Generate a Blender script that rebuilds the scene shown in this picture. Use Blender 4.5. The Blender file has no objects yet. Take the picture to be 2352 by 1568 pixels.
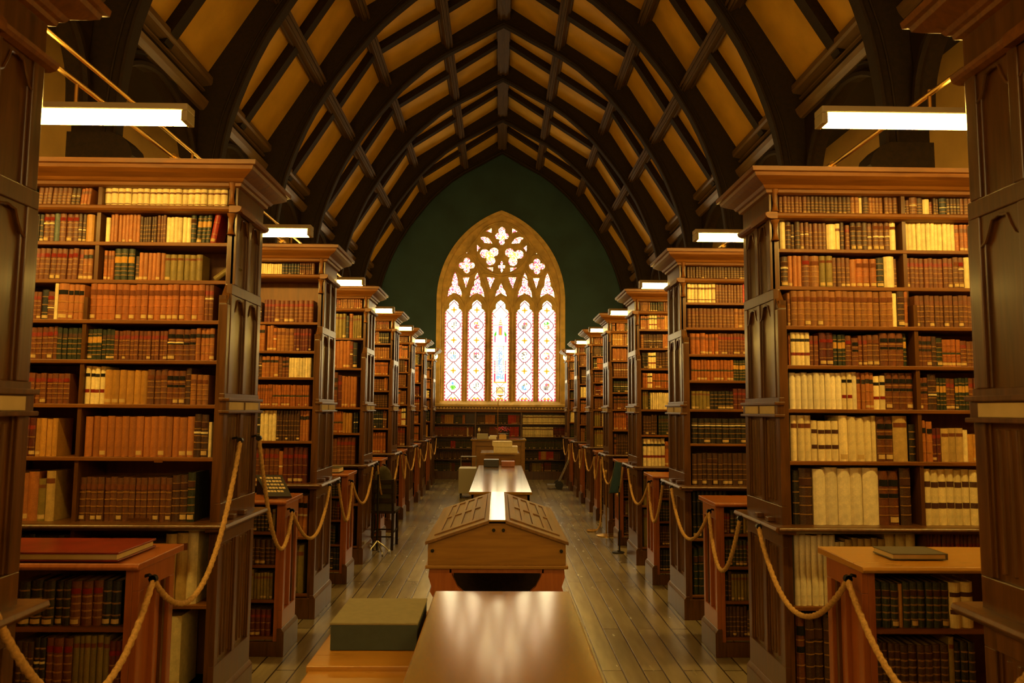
import bpy, bmesh, math, random
from mathutils import Vector, Matrix
from math import sin, cos, pi, sqrt, atan2, radians

# ---------------------------------------------------------------- camera, world, light, exposure
SC = bpy.context.scene
COL = SC.collection
F_PX, PITCH, YAW, ROLL = 1740.34, .0899, .0163, .0071
CAMX, EYE = -.0239, 1.7204

def rot3():
    A = Matrix(((cos(YAW), -sin(YAW), 0), (sin(YAW), cos(YAW), 0), (0, 0, 1)))
    B = Matrix(((1, 0, 0), (0, cos(PITCH), sin(PITCH)), (0, -sin(PITCH), cos(PITCH))))
    C = Matrix(((cos(ROLL), 0, sin(ROLL)), (0, 1, 0), (-sin(ROLL), 0, cos(ROLL))))
    return C @ B @ A
RM = rot3()
cam_d = bpy.data.cameras.new('camera')
cam = bpy.data.objects.new('camera', cam_d)
COL.objects.link(cam)
cam_d.sensor_width = 36.0
cam_d.lens = F_PX / 2352 * 36
cam_d.clip_start = .05
cam_d.clip_end = 200
M3 = Matrix((RM[0], RM[2], -RM[1])).transposed()
cam.matrix_world = Matrix.Translation((CAMX, 0, EYE)) @ M3.to_4x4()
cam_d.dof.use_dof = True
cam_d.dof.focus_distance = 9.0
cam_d.dof.aperture_fstop = 5.6
SC.camera = cam

def proj(p):
    v = RM @ Vector((p[0] - CAMX, p[1], p[2] - EYE))
    if v[1] < .05: return (-9999, -9999)
    return (1176 + F_PX * v[0] / v[1], 784 - F_PX * v[2] / v[1])

wd = bpy.data.worlds.new('world')
SC.world = wd
wd.use_nodes = True
wd.node_tree.nodes['Background'].inputs[0].default_value = (1, .7, .4, 1)
wd.node_tree.nodes['Background'].inputs[1].default_value = .03
SC.view_settings.view_transform = 'Standard'
SC.view_settings.look = 'None'
SC.view_settings.gamma = 1.0
SC.view_settings.use_curve_mapping = False
SC.view_settings.exposure = 0.22

LAMP_POWER = 60.0      # emission of the fluorescent diffusers
GLASS_POWER = 4.2      # daylight through the stained glass
WARM = (1.0, .60, .11)

def area(name, loc, rot, sx, sy, power, color):
    d = bpy.data.lights.new(name, 'AREA')
    d.shape = 'RECTANGLE'; d.size = sx; d.size_y = sy; d.energy = power; d.color = color
    o = bpy.data.objects.new(name, d); COL.objects.link(o)
    o.location = loc; o.rotation_euler = rot
    return o
# added warm fill behind the camera, aimed up to brighten the ceiling
area('rear_fill', (0, -5.7, 4.6), (radians(122), 0, 0), 3.0, 2.6, 150, (1.0, .68, .24))

# ---------------------------------------------------------------- helpers
def S(c):  # sRGB 0-255 to linear
    return tuple((x / 255 / 12.92) if x <= 10 else ((x / 255 + .055) / 1.055) ** 2.4 for x in c)

def newmat(name):
    m = bpy.data.materials.new(name); m.use_nodes = True
    return m, m.node_tree.nodes, m.node_tree.links, m.node_tree.nodes['Principled BSDF']

def wood(name, c1, c2, rough=.35, scale=3.0, axis=2, bump=.15, coat=0.0, spec=.5, rvar=.12):
    m, N, L, P = newmat(name)
    tc = N.new('ShaderNodeTexCoord'); mp = N.new('ShaderNodeMapping')
    sc = [scale * 6] * 3; sc[axis] = scale * .5
    mp.inputs['Scale'].default_value = sc
    L.new(tc.outputs['Object'], mp.inputs['Vector'])
    n = N.new('ShaderNodeTexNoise'); n.inputs['Scale'].default_value = 2.2; n.inputs['Detail'].default_value = 4
    n.inputs['Distortion'].default_value = .6 if bump else 0
    L.new(mp.outputs[0], n.inputs['Vector'])
    r = N.new('ShaderNodeValToRGB')
    r.color_ramp.elements[0].position = .22; r.color_ramp.elements[0].color = (*c1, 1)
    r.color_ramp.elements[1].position = .8; r.color_ramp.elements[1].color = (*c2, 1)
    L.new(n.outputs['Fac'], r.inputs[0]); L.new(r.outputs[0], P.inputs['Base Color'])
    mr = N.new('ShaderNodeMapRange'); mr.inputs['To Min'].default_value = rough - rvar * .5; mr.inputs['To Max'].default_value = rough + rvar
    L.new(n.outputs['Fac'], mr.inputs[0]); L.new(mr.outputs[0], P.inputs['Roughness'])
    b = N.new('ShaderNodeBump'); b.inputs['Strength'].default_value = bump; b.inputs['Distance'].default_value = .004
    L.new(n.outputs['Fac'], b.inputs['Height']); L.new(b.outputs[0], P.inputs['Normal'])
    P.inputs['Coat Weight'].default_value = coat; P.inputs['Coat Roughness'].default_value = .15
    P.inputs['Specular IOR Level'].default_value = spec
    return m

def plain(name, c, rough=.6, metal=0.0, noise=.0, nscale=8.0, bump=0.0, spec=.5):
    m, N, L, P = newmat(name)
    P.inputs['Base Color'].default_value = (*c, 1)
    P.inputs['Roughness'].default_value = rough; P.inputs['Metallic'].default_value = metal
    P.inputs['Specular IOR Level'].default_value = spec
    if noise or bump:
        tc = N.new('ShaderNodeTexCoord')
        n = N.new('ShaderNodeTexNoise'); n.inputs['Scale'].default_value = nscale; n.inputs['Detail'].default_value = 6
        L.new(tc.outputs['Object'], n.inputs['Vector'])
        if noise:
            r = N.new('ShaderNodeValToRGB')
            r.color_ramp.elements[0].position = .3; r.color_ramp.elements[0].color = (*[x * (1 - noise) for x in c], 1)
            r.color_ramp.elements[1].position = .72; r.color_ramp.elements[1].color = (*[min(1, x * (1 + noise)) for x in c], 1)
            L.new(n.outputs['Fac'], r.inputs[0]); L.new(r.outputs[0], P.inputs['Base Color'])
        if bump:
            b = N.new('ShaderNodeBump'); b.inputs['Strength'].default_value = bump; b.inputs['Distance'].default_value = .003
            L.new(n.outputs['Fac'], b.inputs['Height']); L.new(b.outputs[0], P.inputs['Normal'])
    return m

def emis(name, c, strength, base=None):
    m, N, L, P = newmat(name)
    P.inputs['Base Color'].default_value = (*(base or c), 1)
    P.inputs['Emission Color'].default_value = (*c, 1); P.inputs['Emission Strength'].default_value = strength
    return m

def attr_mat(name, rough=.5, bump=.25, emit=0.0, var=.35, spec=.5, nscale=60, tool=0.0):
    m, N, L, P = newmat(name)
    a = N.new('ShaderNodeAttribute'); a.attribute_name = 'Col'
    if emit:
        P.inputs['Base Color'].default_value = (.02, .02, .02, 1)
        P.inputs['Roughness'].default_value = .3
        L.new(a.outputs['Color'], P.inputs['Emission Color']); P.inputs['Emission Strength'].default_value = emit
        return m
    tc = N.new('ShaderNodeTexCoord')
    n = N.new('ShaderNodeTexNoise'); n.inputs['Scale'].default_value = nscale; n.inputs['Detail'].default_value = 5
    L.new(tc.outputs['Object'], n.inputs['Vector'])
    mr = N.new('ShaderNodeMapRange'); mr.inputs[1].default_value = .3; mr.inputs[2].default_value = .75
    mr.inputs[3].default_value = 1 - var; mr.inputs[4].default_value = 1 + var * .5
    L.new(n.outputs['Fac'], mr.inputs[0])
    mx = N.new('ShaderNodeVectorMath'); mx.operation = 'MULTIPLY'
    L.new(a.outputs['Color'], mx.inputs[0]); L.new(mr.outputs[0], mx.inputs[1])
    vo = N.new('ShaderNodeTexVoronoi'); vo.inputs['Scale'].default_value = 110      # worn gilt tooling
    L.new(tc.outputs['Object'], vo.inputs['Vector'])
    g1 = N.new('ShaderNodeMapRange'); g1.inputs[1].default_value = .18; g1.inputs[2].default_value = .42; g1.inputs[3].default_value = tool; g1.inputs[4].default_value = 0
    L.new(vo.outputs['Distance'], g1.inputs[0])
    ml = N.new('ShaderNodeVectorMath'); ml.operation = 'MULTIPLY_ADD'; ml.inputs[1].default_value = (1.25, 1.2, 1.0); ml.inputs[2].default_value = (.07, .045, .012)
    L.new(mx.outputs[0], ml.inputs[0])
    mg = N.new('ShaderNodeMix'); mg.data_type = 'RGBA'
    L.new(g1.outputs[0], mg.inputs[0]); L.new(mx.outputs[0], mg.inputs[6]); L.new(ml.outputs[0], mg.inputs[7]); L.new(mg.outputs[2], P.inputs['Base Color'])
    b = N.new('ShaderNodeBump'); b.inputs['Strength'].default_value = bump; b.inputs['Distance'].default_value = .002
    L.new(n.outputs['Fac'], b.inputs['Height']); L.new(b.outputs[0], P.inputs['Normal'])
    P.inputs['Roughness'].default_value = rough; P.inputs['Specular IOR Level'].default_value = spec
    return m

M = {}
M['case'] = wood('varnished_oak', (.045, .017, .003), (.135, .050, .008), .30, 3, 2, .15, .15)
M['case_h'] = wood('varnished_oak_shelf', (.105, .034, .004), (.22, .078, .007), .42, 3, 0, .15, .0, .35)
M['back'] = wood('bookcase_back_boards', (.12, .046, .010), (.22, .09, .018), .5, 2.5, 2, .1)
M['roof'] = wood('dark_roof_timber', (.015, .009, .006), (.034, .019, .010), .7, 2, 1, .2, 0, .2)
M['mould'] = wood('moulded_purlin_timber', (.06, .033, .015), (.13, .074, .032), .6, 3, 1, .15, 0, .25)
M['plate'] = wood('plate_moulding_timber', (.12, .07, .032), (.22, .13, .06), .4, 3, 1, .15, 0, .5)  # paler than the purlins: window light on the mouldings put into the colour
M['plaster'] = plain('ochre_ceiling_boards', (.64, .37, .04), .7, 0, .18, 2.2, .2)
M['wallp'] = plain('ochre_plaster', (.62, .38, .10), .8, 0, .15, 2, .2)
M['green'] = plain('dark_green_paint', (.020, .055, .075), .75, 0, .22, 1.5, .1)
M['stone'] = plain('ochre_window_stone', (.64, .44, .16), .85, 0, .25, 5, .15, .2)
M['table'] = wood('polished_oak_table', (.22, .115, .011), (.32, .17, .018), .11, 3, 1, .0, 1.0, 1.0, .0)
M['table2'] = wood('display_case_oak', (.20, .092, .013), (.30, .145, .022), .38, 3, 0, .1, .1)
M['lid'] = wood('worn_lid_oak', (.09, .038, .008), (.22, .10, .020), .5, 2, 1, .5)
M['redwood'] = wood('reddish_oak', (.24, .065, .014), (.36, .11, .026), .3, 3, 2, .1, .3)
M['desk'] = wood('orange_desk_oak', (.34, .155, .018), (.42, .20, .026), .28, 3, 0, .06, .3)
M['book'] = attr_mat('book_leather', .45, .15, 0, .22, .5, 28, .45)
M['paper'] = attr_mat('paper_label', .8, .1, 0, .12, .2)
M['glass'] = attr_mat('stained_glass', emit=GLASS_POWER)
M['lampcase'] = plain('enamelled_lamp_housing', (.42, .38, .26), .4)
M['tube'] = emis('lit_diffuser', WARM, LAMP_POWER, (.8, .8, .8))
M['brass'] = plain('brass', (.62, .40, .12), .28, 1.0)
M['iron'] = plain('black_iron', (.02, .018, .016), .4, .6)
M['steel'] = plain('steel_tube', (.45, .44, .42), .3, .9)
M['cloth'] = plain('grey_box_cloth', (.20, .17, .10), .85, 0, .08, 30, .2)
M['teal'] = plain('dark_teal_board', (.035, .048, .045), .7, 0, .1, 30, .1)
M['tealsign'] = plain('teal_sign_back', (.03, .10, .18), .5)
M['redbook'] = plain('red_leather', (.15, .014, .007), .32, 0, .35, 9, .3)
M['cream'] = plain('cream_paper', (.72, .62, .42), .7, 0, .08, 30)
M['white'] = plain('white_card', (.80, .77, .68), .6)
M['black'] = plain('black_plastic', (.015, .015, .017), .35)
M['screen'] = plain('green_tinted_board', (.02, .03, .03), .2)
M['poin'] = plain('poinsettia_red', (.85, .02, .015), .6, 0, .2, 20)
M['leaf'] = plain('plant_green', (.03, .08, .02), .6)
M['coat'] = plain('brown_green_cloth', (.05, .04, .015), .9, 0, .3, 12, .4)
M['cart'] = plain('grey_enamel', (.40, .37, .28), .45)
M['carddark'] = plain('card_in_holder', (.50, .38, .20), .7, 0, .1, 12)

# rope with a spiral of strands comes from geometry; colour here
M['rope'] = plain('manila_rope', (.42, .24, .075), .85, 0, .3, 90, .4)

# floor planks
def floor_mat():
    m, N, L, P = newmat('worn_floor_planks')
    tc = N.new('ShaderNodeTexCoord'); mp = N.new('ShaderNodeMapping')
    mp.inputs['Rotation'].default_value = (0, 0, radians(90))
    L.new(tc.outputs['Object'], mp.inputs['Vector'])
    br = N.new('ShaderNodeTexBrick'); br.inputs['Scale'].default_value = 1.0
    br.inputs['Brick Width'].default_value = 2.6; br.inputs['Row Height'].default_value = .135
    br.inputs['Mortar Size'].default_value = .006; br.inputs['Mortar Smooth'].default_value = .3
    br.offset = .37; br.inputs['Bias'].default_value = 0
    br.inputs['Color1'].default_value = (.18, .145, .095, 1); br.inputs['Color2'].default_value = (.28, .23, .155, 1)
    br.inputs['Mortar'].default_value = (.03, .022, .014, 1)
    L.new(mp.outputs[0], br.inputs['Vector'])
    mp2 = N.new('ShaderNodeMapping'); mp2.inputs['Scale'].default_value = (9, 1.3, 1)
    L.new(tc.outputs['Object'], mp2.inputs['Vector'])
    n = N.new('ShaderNodeTexNoise'); n.inputs['Scale'].default_value = 1.5; n.inputs['Detail'].default_value = 2; n.inputs['Roughness'].default_value = .5
    L.new(mp2.outputs[0], n.inputs['Vector'])
    mr = N.new('ShaderNodeMapRange'); mr.inputs[1].default_value = .1; mr.inputs[2].default_value = .9; mr.inputs[3].default_value = .7; mr.inputs[4].default_value = 1.3
    L.new(n.outputs['Fac'], mr.inputs[0])
    mx = N.new('ShaderNodeVectorMath'); mx.operation = 'MULTIPLY'
    L.new(br.outputs['Color'], mx.inputs[0]); L.new(mr.outputs[0], mx.inputs[1]); L.new(mx.outputs[0], P.inputs['Base Color'])
    mp3 = N.new('ShaderNodeMapping'); mp3.inputs['Scale'].default_value = (7, 1.6, 1)
    L.new(tc.outputs['Object'], mp3.inputs['Vector'])
    n2 = N.new('ShaderNodeTexNoise'); n2.inputs['Scale'].default_value = 1.6; n2.inputs['Detail'].default_value = 2
    L.new(mp3.outputs[0], n2.inputs['Vector'])
    mr2 = N.new('ShaderNodeMapRange'); mr2.inputs[1].default_value = .1; mr2.inputs[2].default_value = .9; mr2.inputs[3].default_value = .20; mr2.inputs[4].default_value = .30
    L.new(n2.outputs['Fac'], mr2.inputs[0]); L.new(mr2.outputs[0], P.inputs['Roughness'])
    ad = N.new('ShaderNodeMath'); ad.operation = 'SUBTRACT'; ad.inputs[0].default_value = 1.0
    L.new(br.outputs['Fac'], ad.inputs[1])
    b = N.new('ShaderNodeBump'); b.inputs['Strength'].default_value = .3; b.inputs['Distance'].default_value = .002
    L.new(ad.outputs[0], b.inputs['Height']); L.new(b.outputs[0], P.inputs['Normal'])
    P.inputs['Specular IOR Level'].default_value = .9
    return m
M['floor'] = floor_mat()

class MB:
    """collects shapes in world coordinates and links them as one mesh object"""
    def __init__(s): s.v = []; s.f = []; s.c = []; s.col = (1, 1, 1)
    def face(s, idx): s.f.append(tuple(idx)); s.c.append(s.col)
    def box(s, x0, x1, y0, y1, z0, z1):
        if x0 > x1: x0, x1 = x1, x0
        if y0 > y1: y0, y1 = y1, y0
        if z0 > z1: z0, z1 = z1, z0
        b = len(s.v)
        s.v += [(x0, y0, z0), (x1, y0, z0), (x1, y1, z0), (x0, y1, z0), (x0, y0, z1), (x1, y0, z1), (x1, y1, z1), (x0, y1, z1)]
        for q in ((0, 3, 2, 1), (4, 5, 6, 7), (0, 1, 5, 4), (1, 2, 6, 5), (2, 3, 7, 6), (3, 0, 4, 7)):
            s.face([b + i for i in q])
        return s
    def prism(s, pts, d0, d1, axis):
        """pts 2D polygon; extruded from d0 to d1 along axis (0:x pts=(y,z), 1:y pts=(x,z), 2:z pts=(x,y))"""
        def P(p, d):
            return (d, p[0], p[1]) if axis == 0 else ((p[0], d, p[1]) if axis == 1 else (p[0], p[1], d))
        b = len(s.v); n = len(pts)
        s.v += [P(p, d0) for p in pts] + [P(p, d1) for p in pts]
        s.face([b + i for i in range(n)]); s.face([b + n + i for i in range(n)][::-1])
        for i in range(n):
            j = (i + 1) % n
            s.face((b + i, b + n + i, b + n + j, b + j))
        return s
    def strip(s, A, B, d0, d1, axis=1):
        """solid between two polylines A and B (same length), extruded d0..d1 along axis; quads only"""
        def P(p, d):
            return (d, p[0], p[1]) if axis == 0 else ((p[0], d, p[1]) if axis == 1 else (p[0], p[1], d))
        n = len(A); b = len(s.v)
        for L_ in (A, B):
            for d in (d0, d1): s.v += [P(p, d) for p in L_]
        a0, a1, b0, b1 = b, b + n, b + 2 * n, b + 3 * n
        for i in range(n - 1):
            s.face((a0 + i, a0 + i + 1, b0 + i + 1, b0 + i)); s.face((a1 + i, b1 + i, b1 + i + 1, a1 + i + 1))
            s.face((a0 + i, a1 + i, a1 + i + 1, a0 + i + 1)); s.face((b0 + i, b0 + i + 1, b1 + i + 1, b1 + i))
        s.face((a0, b0, b1, a1)); s.face((a0 + n - 1, a1 + n - 1, b1 + n - 1, b0 + n - 1))
        return s
    def tube(s, pts, r, n=8, closed=False, caps=True, rf=None):
        pts = [Vector(p) for p in pts]; b = len(s.v); m = len(pts)
        up = Vector((0, 0, 1)); prev = None
        for i, p in enumerate(pts):
            t = (pts[(i + 1) % m if closed else min(i + 1, m - 1)] - pts[(i - 1) % m if closed else max(i - 1, 0)]).normalized()
            if prev is None:
                a = t.cross(up if abs(t.z) < .95 else Vector((1, 0, 0))).normalized()
            else:
                a = (prev - t * prev.dot(t)).normalized()
            prev = a; c = t.cross(a)
            for k in range(n):
                th = 2 * pi * k / n; rr = rf(i, th) if rf else (r[i] if isinstance(r, (list, tuple)) else r)
                s.v.append(tuple(p + a * cos(th) * rr + c * sin(th) * rr))
        for i in range(m if closed else m - 1):
            i2 = (i + 1) % m
            for k in range(n):
                k2 = (k + 1) % n
                s.face((b + i * n + k, b + i * n + k2, b + i2 * n + k2, b + i2 * n + k))
        if caps and not closed:
            s.face([b + k for k in range(n)][::-1]); s.face([b + (m - 1) * n + k for k in range(n)])
        return s
    def lathe(s, prof, cx, cy, n=20):
        """prof: (r,z) list"""
        return s.tube([(cx, cy, z + i * 1e-5) for i, (r, z) in enumerate(prof)], [r for r, z in prof], n) if False else s._lathe(prof, cx, cy, n)
    def _lathe(s, prof, cx, cy, n):
        b = len(s.v)
        for r, z in prof:
            for k in range(n): s.v.append((cx + r * cos(2 * pi * k / n), cy + r * sin(2 * pi * k / n), z))
        for i in range(len(prof) - 1):
            for k in range(n):
                k2 = (k + 1) % n
                s.face((b + i * n + k, b + i * n + k2, b + (i + 1) * n + k2, b + (i + 1) * n + k))
        s.face([b + k for k in range(n)][::-1]); s.face([b + (len(prof) - 1) * n + k for k in range(n)])
        return s
    def build(s, name, mat, parent=None, origin=None, smooth=False, bevel=0, recalc=True, col=False):
        me = bpy.data.meshes.new(name)
        o = bpy.data.objects.new(name, me)
        off = Vector((0, 0, 0))
        if parent is not None:
            off = WLOC[parent.name] if parent.name in WLOC else Vector((0, 0, 0))
        elif origin is not None: off = Vector(origin)
        me.from_pydata([(x - off.x, y - off.y, z - off.z) for x, y, z in s.v], [], s.f)
        if col:
            at = me.color_attributes.new('Col', 'FLOAT_COLOR', 'CORNER')
            buf = []
            for f, c in zip(s.f, s.c): buf += [c[0], c[1], c[2], 1.0] * len(f)
            at.data.foreach_set('color', buf)
        if recalc:
            bm = bmesh.new(); bm.from_mesh(me); bmesh.ops.recalc_face_normals(bm, faces=bm.faces); bm.to_mesh(me); bm.free()
        if smooth:
            me.shade_smooth()
            if hasattr(me, 'set_sharp_from_angle'): me.set_sharp_from_angle(angle=radians(40))
        me.materials.append(mat)
        COL.objects.link(o)
        if parent is not None:
            o.parent = parent; WLOC[o.name] = off
        else:
            o.location = off; WLOC[o.name] = off
        if bevel:
            bv = o.modifiers.new('bevel', 'BEVEL'); bv.width = bevel; bv.segments = 2; bv.limit_method = 'ANGLE'
        return o
WLOC = {}
def tag(o, label, cat, group=None):
    o['label'] = label; o['category'] = cat
    if group: o['group'] = group
    return o
def struct(o): o['kind'] = 'structure'; return o
def thing(name, loc, label, cat, group=None):
    o = bpy.data.objects.new(name, None); COL.objects.link(o); o.location = loc; o.empty_display_size = .1
    WLOC[o.name] = Vector(loc)
    return tag(o, label, cat, group)

ORD = ['zeroth', 'first', 'second', 'third', 'fourth', 'fifth', 'sixth', 'seventh', 'eighth', 'ninth', 'tenth', 'eleventh', 'twelfth', 'thirteenth',
       'fourteenth', 'fifteenth', 'sixteenth', 'seventeenth', 'eighteenth', 'nineteenth', 'twentieth']
def ordn(n):
    if n <= 20: return ORD[n]
    t = {2: 'twenty', 3: 'thirty', 4: 'forty'}[n // 10]
    return t + '-' + ORD[n % 10] if n % 10 else {'twenty': 'twentieth', 'thirty': 'thirtieth', 'forty': 'fortieth'}[t]

# ---------------------------------------------------------------- measures
P = 2.2047              # pitch of the stalls and of the roof bays
YC = 4.364              # near face of the first full stall
XF = 1.54               # aisle face of the stalls
XW = 4.55               # side walls
YEND = 19.60            # end wall
YBACK = -6.0
def ycase(k): return YC + (k - 1) * P
def yarch(n): return 8.31 + (n - 4) * P
NK = 7

# ---------------------------------------------------------------- shell
b = MB(); b.box(-XW - .2, XW + .2, YBACK - .2, YEND + .6, -.12, 0)
struct(b.build('floor', M['floor']))
for sgn, nm in ((-1, 'left'), (1, 'right')):
    b = MB(); b.box(sgn * XW, sgn * (XW + .2), YBACK, YEND, 0, 6.2)
    struct(b.build('wall_' + nm, M['wallp']))
BOARD = [(0, 8.82), (2.12, 7.44), (3.44, 5.34)]
# ceiling boards (two slopes each side), outer lean-to ceilings, one mesh
b = MB()
pl = [(-3.44, 5.34), (-2.12, 7.44), (0, 8.82), (2.12, 7.44), (3.44, 5.34)]
b.strip(pl, [(-3.52, 5.40), (-2.17, 7.56), (0, 8.96), (2.17, 7.56), (3.52, 5.40)], YBACK, YEND + .3, 1)
struct(b.build('ceiling', M['plaster']))
for sgn, nm in ((-1, 'left'), (1, 'right')):
    b = MB(); b.box(sgn * 3.46, sgn * (XW + .2), YBACK, YEND, 5.42, 5.5)
    struct(b.build('trim_' + ('1' if sgn < 0 else '2'), M['roof']))

# end wall with pointed opening (2D curve with a hole)
def ptd_arch(hw, z0, zs, cx, R, n=24, xc=0):
    """outline of a pointed arch opening: half width hw, sill z0, spring zs; arcs centred at +-cx radius R"""
    pts = [(xc - hw, z0), (xc + hw, z0)]
    a1 = math.acos(max(-1, min(1, cx / R)))   # angle at apex, measured for right arc centred at (-cx)
    for i in range(n + 1):
        a = a1 * i / n
        pts.append((xc - cx + R * cos(a), zs + R * sin(a)))
    for i in range(n + 1):
        a = a1 * (n - i) / n
        pts.append((xc + cx - R * cos(a), zs + R * sin(a)))
    return pts[:2] + pts[2:]
from mathutils.geometry import delaunay_2d_cdt
def inpoly(p, pts):
    r = False; j = len(pts) - 1
    for i in range(len(pts)):
        if (pts[i][1] > p[1]) != (pts[j][1] > p[1]) and p[0] < (pts[j][0] - pts[i][0]) * (p[1] - pts[i][1]) / (pts[j][1] - pts[i][1]) + pts[i][0]: r = not r
        j = i
    return r
def plate_holes(name, outlines, y, thick, mat, parent=None, roll=0.0):
    """flat plate in the x-z plane (first outline) with holes (the others), y is its middle"""
    vs = []; ed = []
    clean = []
    for pts in outlines:
        q = [pts[0]]
        for p in pts[1:]:
            if (p[0] - q[-1][0]) ** 2 + (p[1] - q[-1][1]) ** 2 > 1e-7: q.append(p)
        if (q[0][0] - q[-1][0]) ** 2 + (q[0][1] - q[-1][1]) ** 2 < 1e-7: q.pop()
        clean.append(q)
    for pts in clean:
        b0 = len(vs); n = len(pts); vs += [Vector(p) for p in pts]; ed += [(b0 + i, b0 + (i + 1) % n) for i in range(n)]
    V, E_, F_, *_ = delaunay_2d_cdt(vs, ed, [], 0, 1e-6)
    b = MB(); ya, yb = y - thick / 2, y + thick / 2
    b.v = [(p[0], ya, p[1]) for p in V] + [(p[0], yb, p[1]) for p in V]; nv = len(V)
    for f in F_:
        c = (sum(V[i][0] for i in f) / len(f), sum(V[i][1] for i in f) / len(f))
        if inpoly(c, clean[0]) and not any(inpoly(c, h) for h in clean[1:]):
            b.face(f); b.face([i + nv for i in f][::-1])
    for pts in clean:
        st = len(b.v); n = len(pts)
        b.v += [(p[0], ya, p[1]) for p in pts] + [(p[0], yb, p[1]) for p in pts]
        for i in range(n): j = (i + 1) % n; b.face((st + i, st + j, st + n + j, st + n + i))
    if roll:
        for pts in clean[1:]: b.tube([(p[0], ya, p[1]) for p in pts], roll, 6, closed=True)
    return b.build(name, mat, parent, recalc=False)
WIN_OUT = ptd_arch(1.665, 1.80, 4.58, .84, 2.505)
struct(plate_holes('wall_end', [[(-4.8, -.1), (4.8, -.1), (4.8, 6.4), (3.6, 9.2), (-3.6, 9.2), (-4.8, 6.4)], WIN_OUT], YEND + .15, .3, M['green']))
b = MB(); b.box(-4.8, 4.8, YBACK - .2, YBACK, -.1, 9.2)
struct(b.build('wall_back', M['wallp']))

# ---------------------------------------------------------------- roof timbers
SOF = [(0, 8.43), (.22, 8.31), (.49, 8.15), (1.0, 7.87), (1.3, 7.66), (1.56, 7.43), (1.75, 7.25), (1.9, 7.08), (2.05, 6.89), (2.22, 6.67), (2.4, 6.42),
       (2.56, 6.16), (2.70, 5.92), (2.81, 5.69), (2.91, 5.45), (3.0, 5.2), (3.08, 4.94), (3.13, 4.7), (3.165, 4.46), (3.19, 4.2), (3.20, 3.9)]
def board_at(i, pts):
    # outer partner of soffit point: march to the boards
    p = pts[i]
    if i == 0: return (0, 8.84)
    n0 = Vector((pts[min(i + 1, len(pts) - 1)][0] - pts[i - 1][0], pts[min(i + 1, len(pts) - 1)][1] - pts[i - 1][1])).normalized()
    nr = Vector((-n0.y, n0.x))
    best = None
    poly = BOARD + [(3.56, 5.0), (3.56, 3.6)]
    for a, c in zip(poly[:-1], poly[1:]):
        a = Vector(a); c = Vector(c); d = c - a
        den = nr.x * d.y - nr.y * d.x
        if abs(den) < 1e-6: continue
        w = a - Vector(p)
        t = (w.x * d.y - w.y * d.x) / den; u = (w.x * nr.y - w.y * nr.x) / den
        if t > 0 and -.02 <= u <= 1.02 and (best is None or t < best): best = t
    q = Vector(p) + nr * (best if best else .4)
    return (q.x, q.y)
OUT = [board_at(i, SOF) for i in range(len(SOF))]
for i in range(1, len(OUT)):
    if OUT[i][1] > OUT[i - 1][1]: OUT[i] = (OUT[i][0], OUT[i - 1][1] - .01)
TH = .12
NARCH = list(range(1, 10))
far_names = {9: 'against the green end wall'}
for n in NARCH:
    y = yarch(n)
    if n == 9: y = 19.36
    t = thing('roof_arch', (0, y, 3.3), ('dark pointed timber roof arch set against the green end wall' if n == 9 else
              'dark pointed timber roof arch, %s from the green end wall' % ORD[10 - n]), 'roof arch', 'dark timber arches of the hall roof')
    for s in (-1, 1):
        b = MB(); b.strip([(s * x, z) for x, z in SOF], [(s * x, z) for x, z in OUT], y, y + TH, 1)
        b.build('arch_rib', M['roof'], t)
        b = MB()   # roll moulding along the inner edge
        inn = [(s * (x + .03), z - .0) for x, z in SOF]
        b.tube([(s * x + (.0), y - .012, z + .03) for x, z in SOF], .022, 6)
        b.tube([(s * (x + .09) if i else 0, y - .008, z + (.06 if i < 5 else .02)) for i, (x, z) in enumerate(SOF)], .012, 6)
        b.build('edge_moulding', M['roof'], t, smooth=True)
        # post below the arch with a moulded corbel
        b = MB()
        prof = [(3.20, 3.95), (3.12, 3.92), (3.05, 3.85), (3.02, 3.76), (3.06, 3.70), (3.04, 3.64), (3.10, 3.58), (3.16, 3.52), (3.18, 3.3), (3.56, 3.3), (3.56, 3.95)]
        b.prism([(s * x, z) for x, z in prof], y - .06, y + TH + .06, 1)
        b.build('corbel', M['roof'], t)
        b = MB(); b.box(s * 3.24, s * 3.56, y - .02, y + TH + .02, 0.0, 3.3)
        b.build('wall_post', M['roof'], t)

def along(poly, off):   # polyline shifted inwards by off (2D, right side)
    return poly
# common rafters midway between arches
for n in range(1, 9):
    y = yarch(n) + P / 2
    t = thing('rafter_pair', (0, y, 5.3), 'dark straight rafter pair midway in roof bay, %s bay from the end wall' % ORD[9 - n], 'rafter', 'straight rafters between the roof arches')
    for s in (-1, 1):
        A = [(0, 8.69), (s * 2.05, 7.345), (s * 3.345, 5.29)]
        B = [(0, 8.83), (s * 2.13, 7.445), (s * 3.45, 5.34)]
        b = MB(); b.strip(A, B, y - .0, y + .15, 1)
        b.build('rafter', M['roof'], t)

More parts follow.
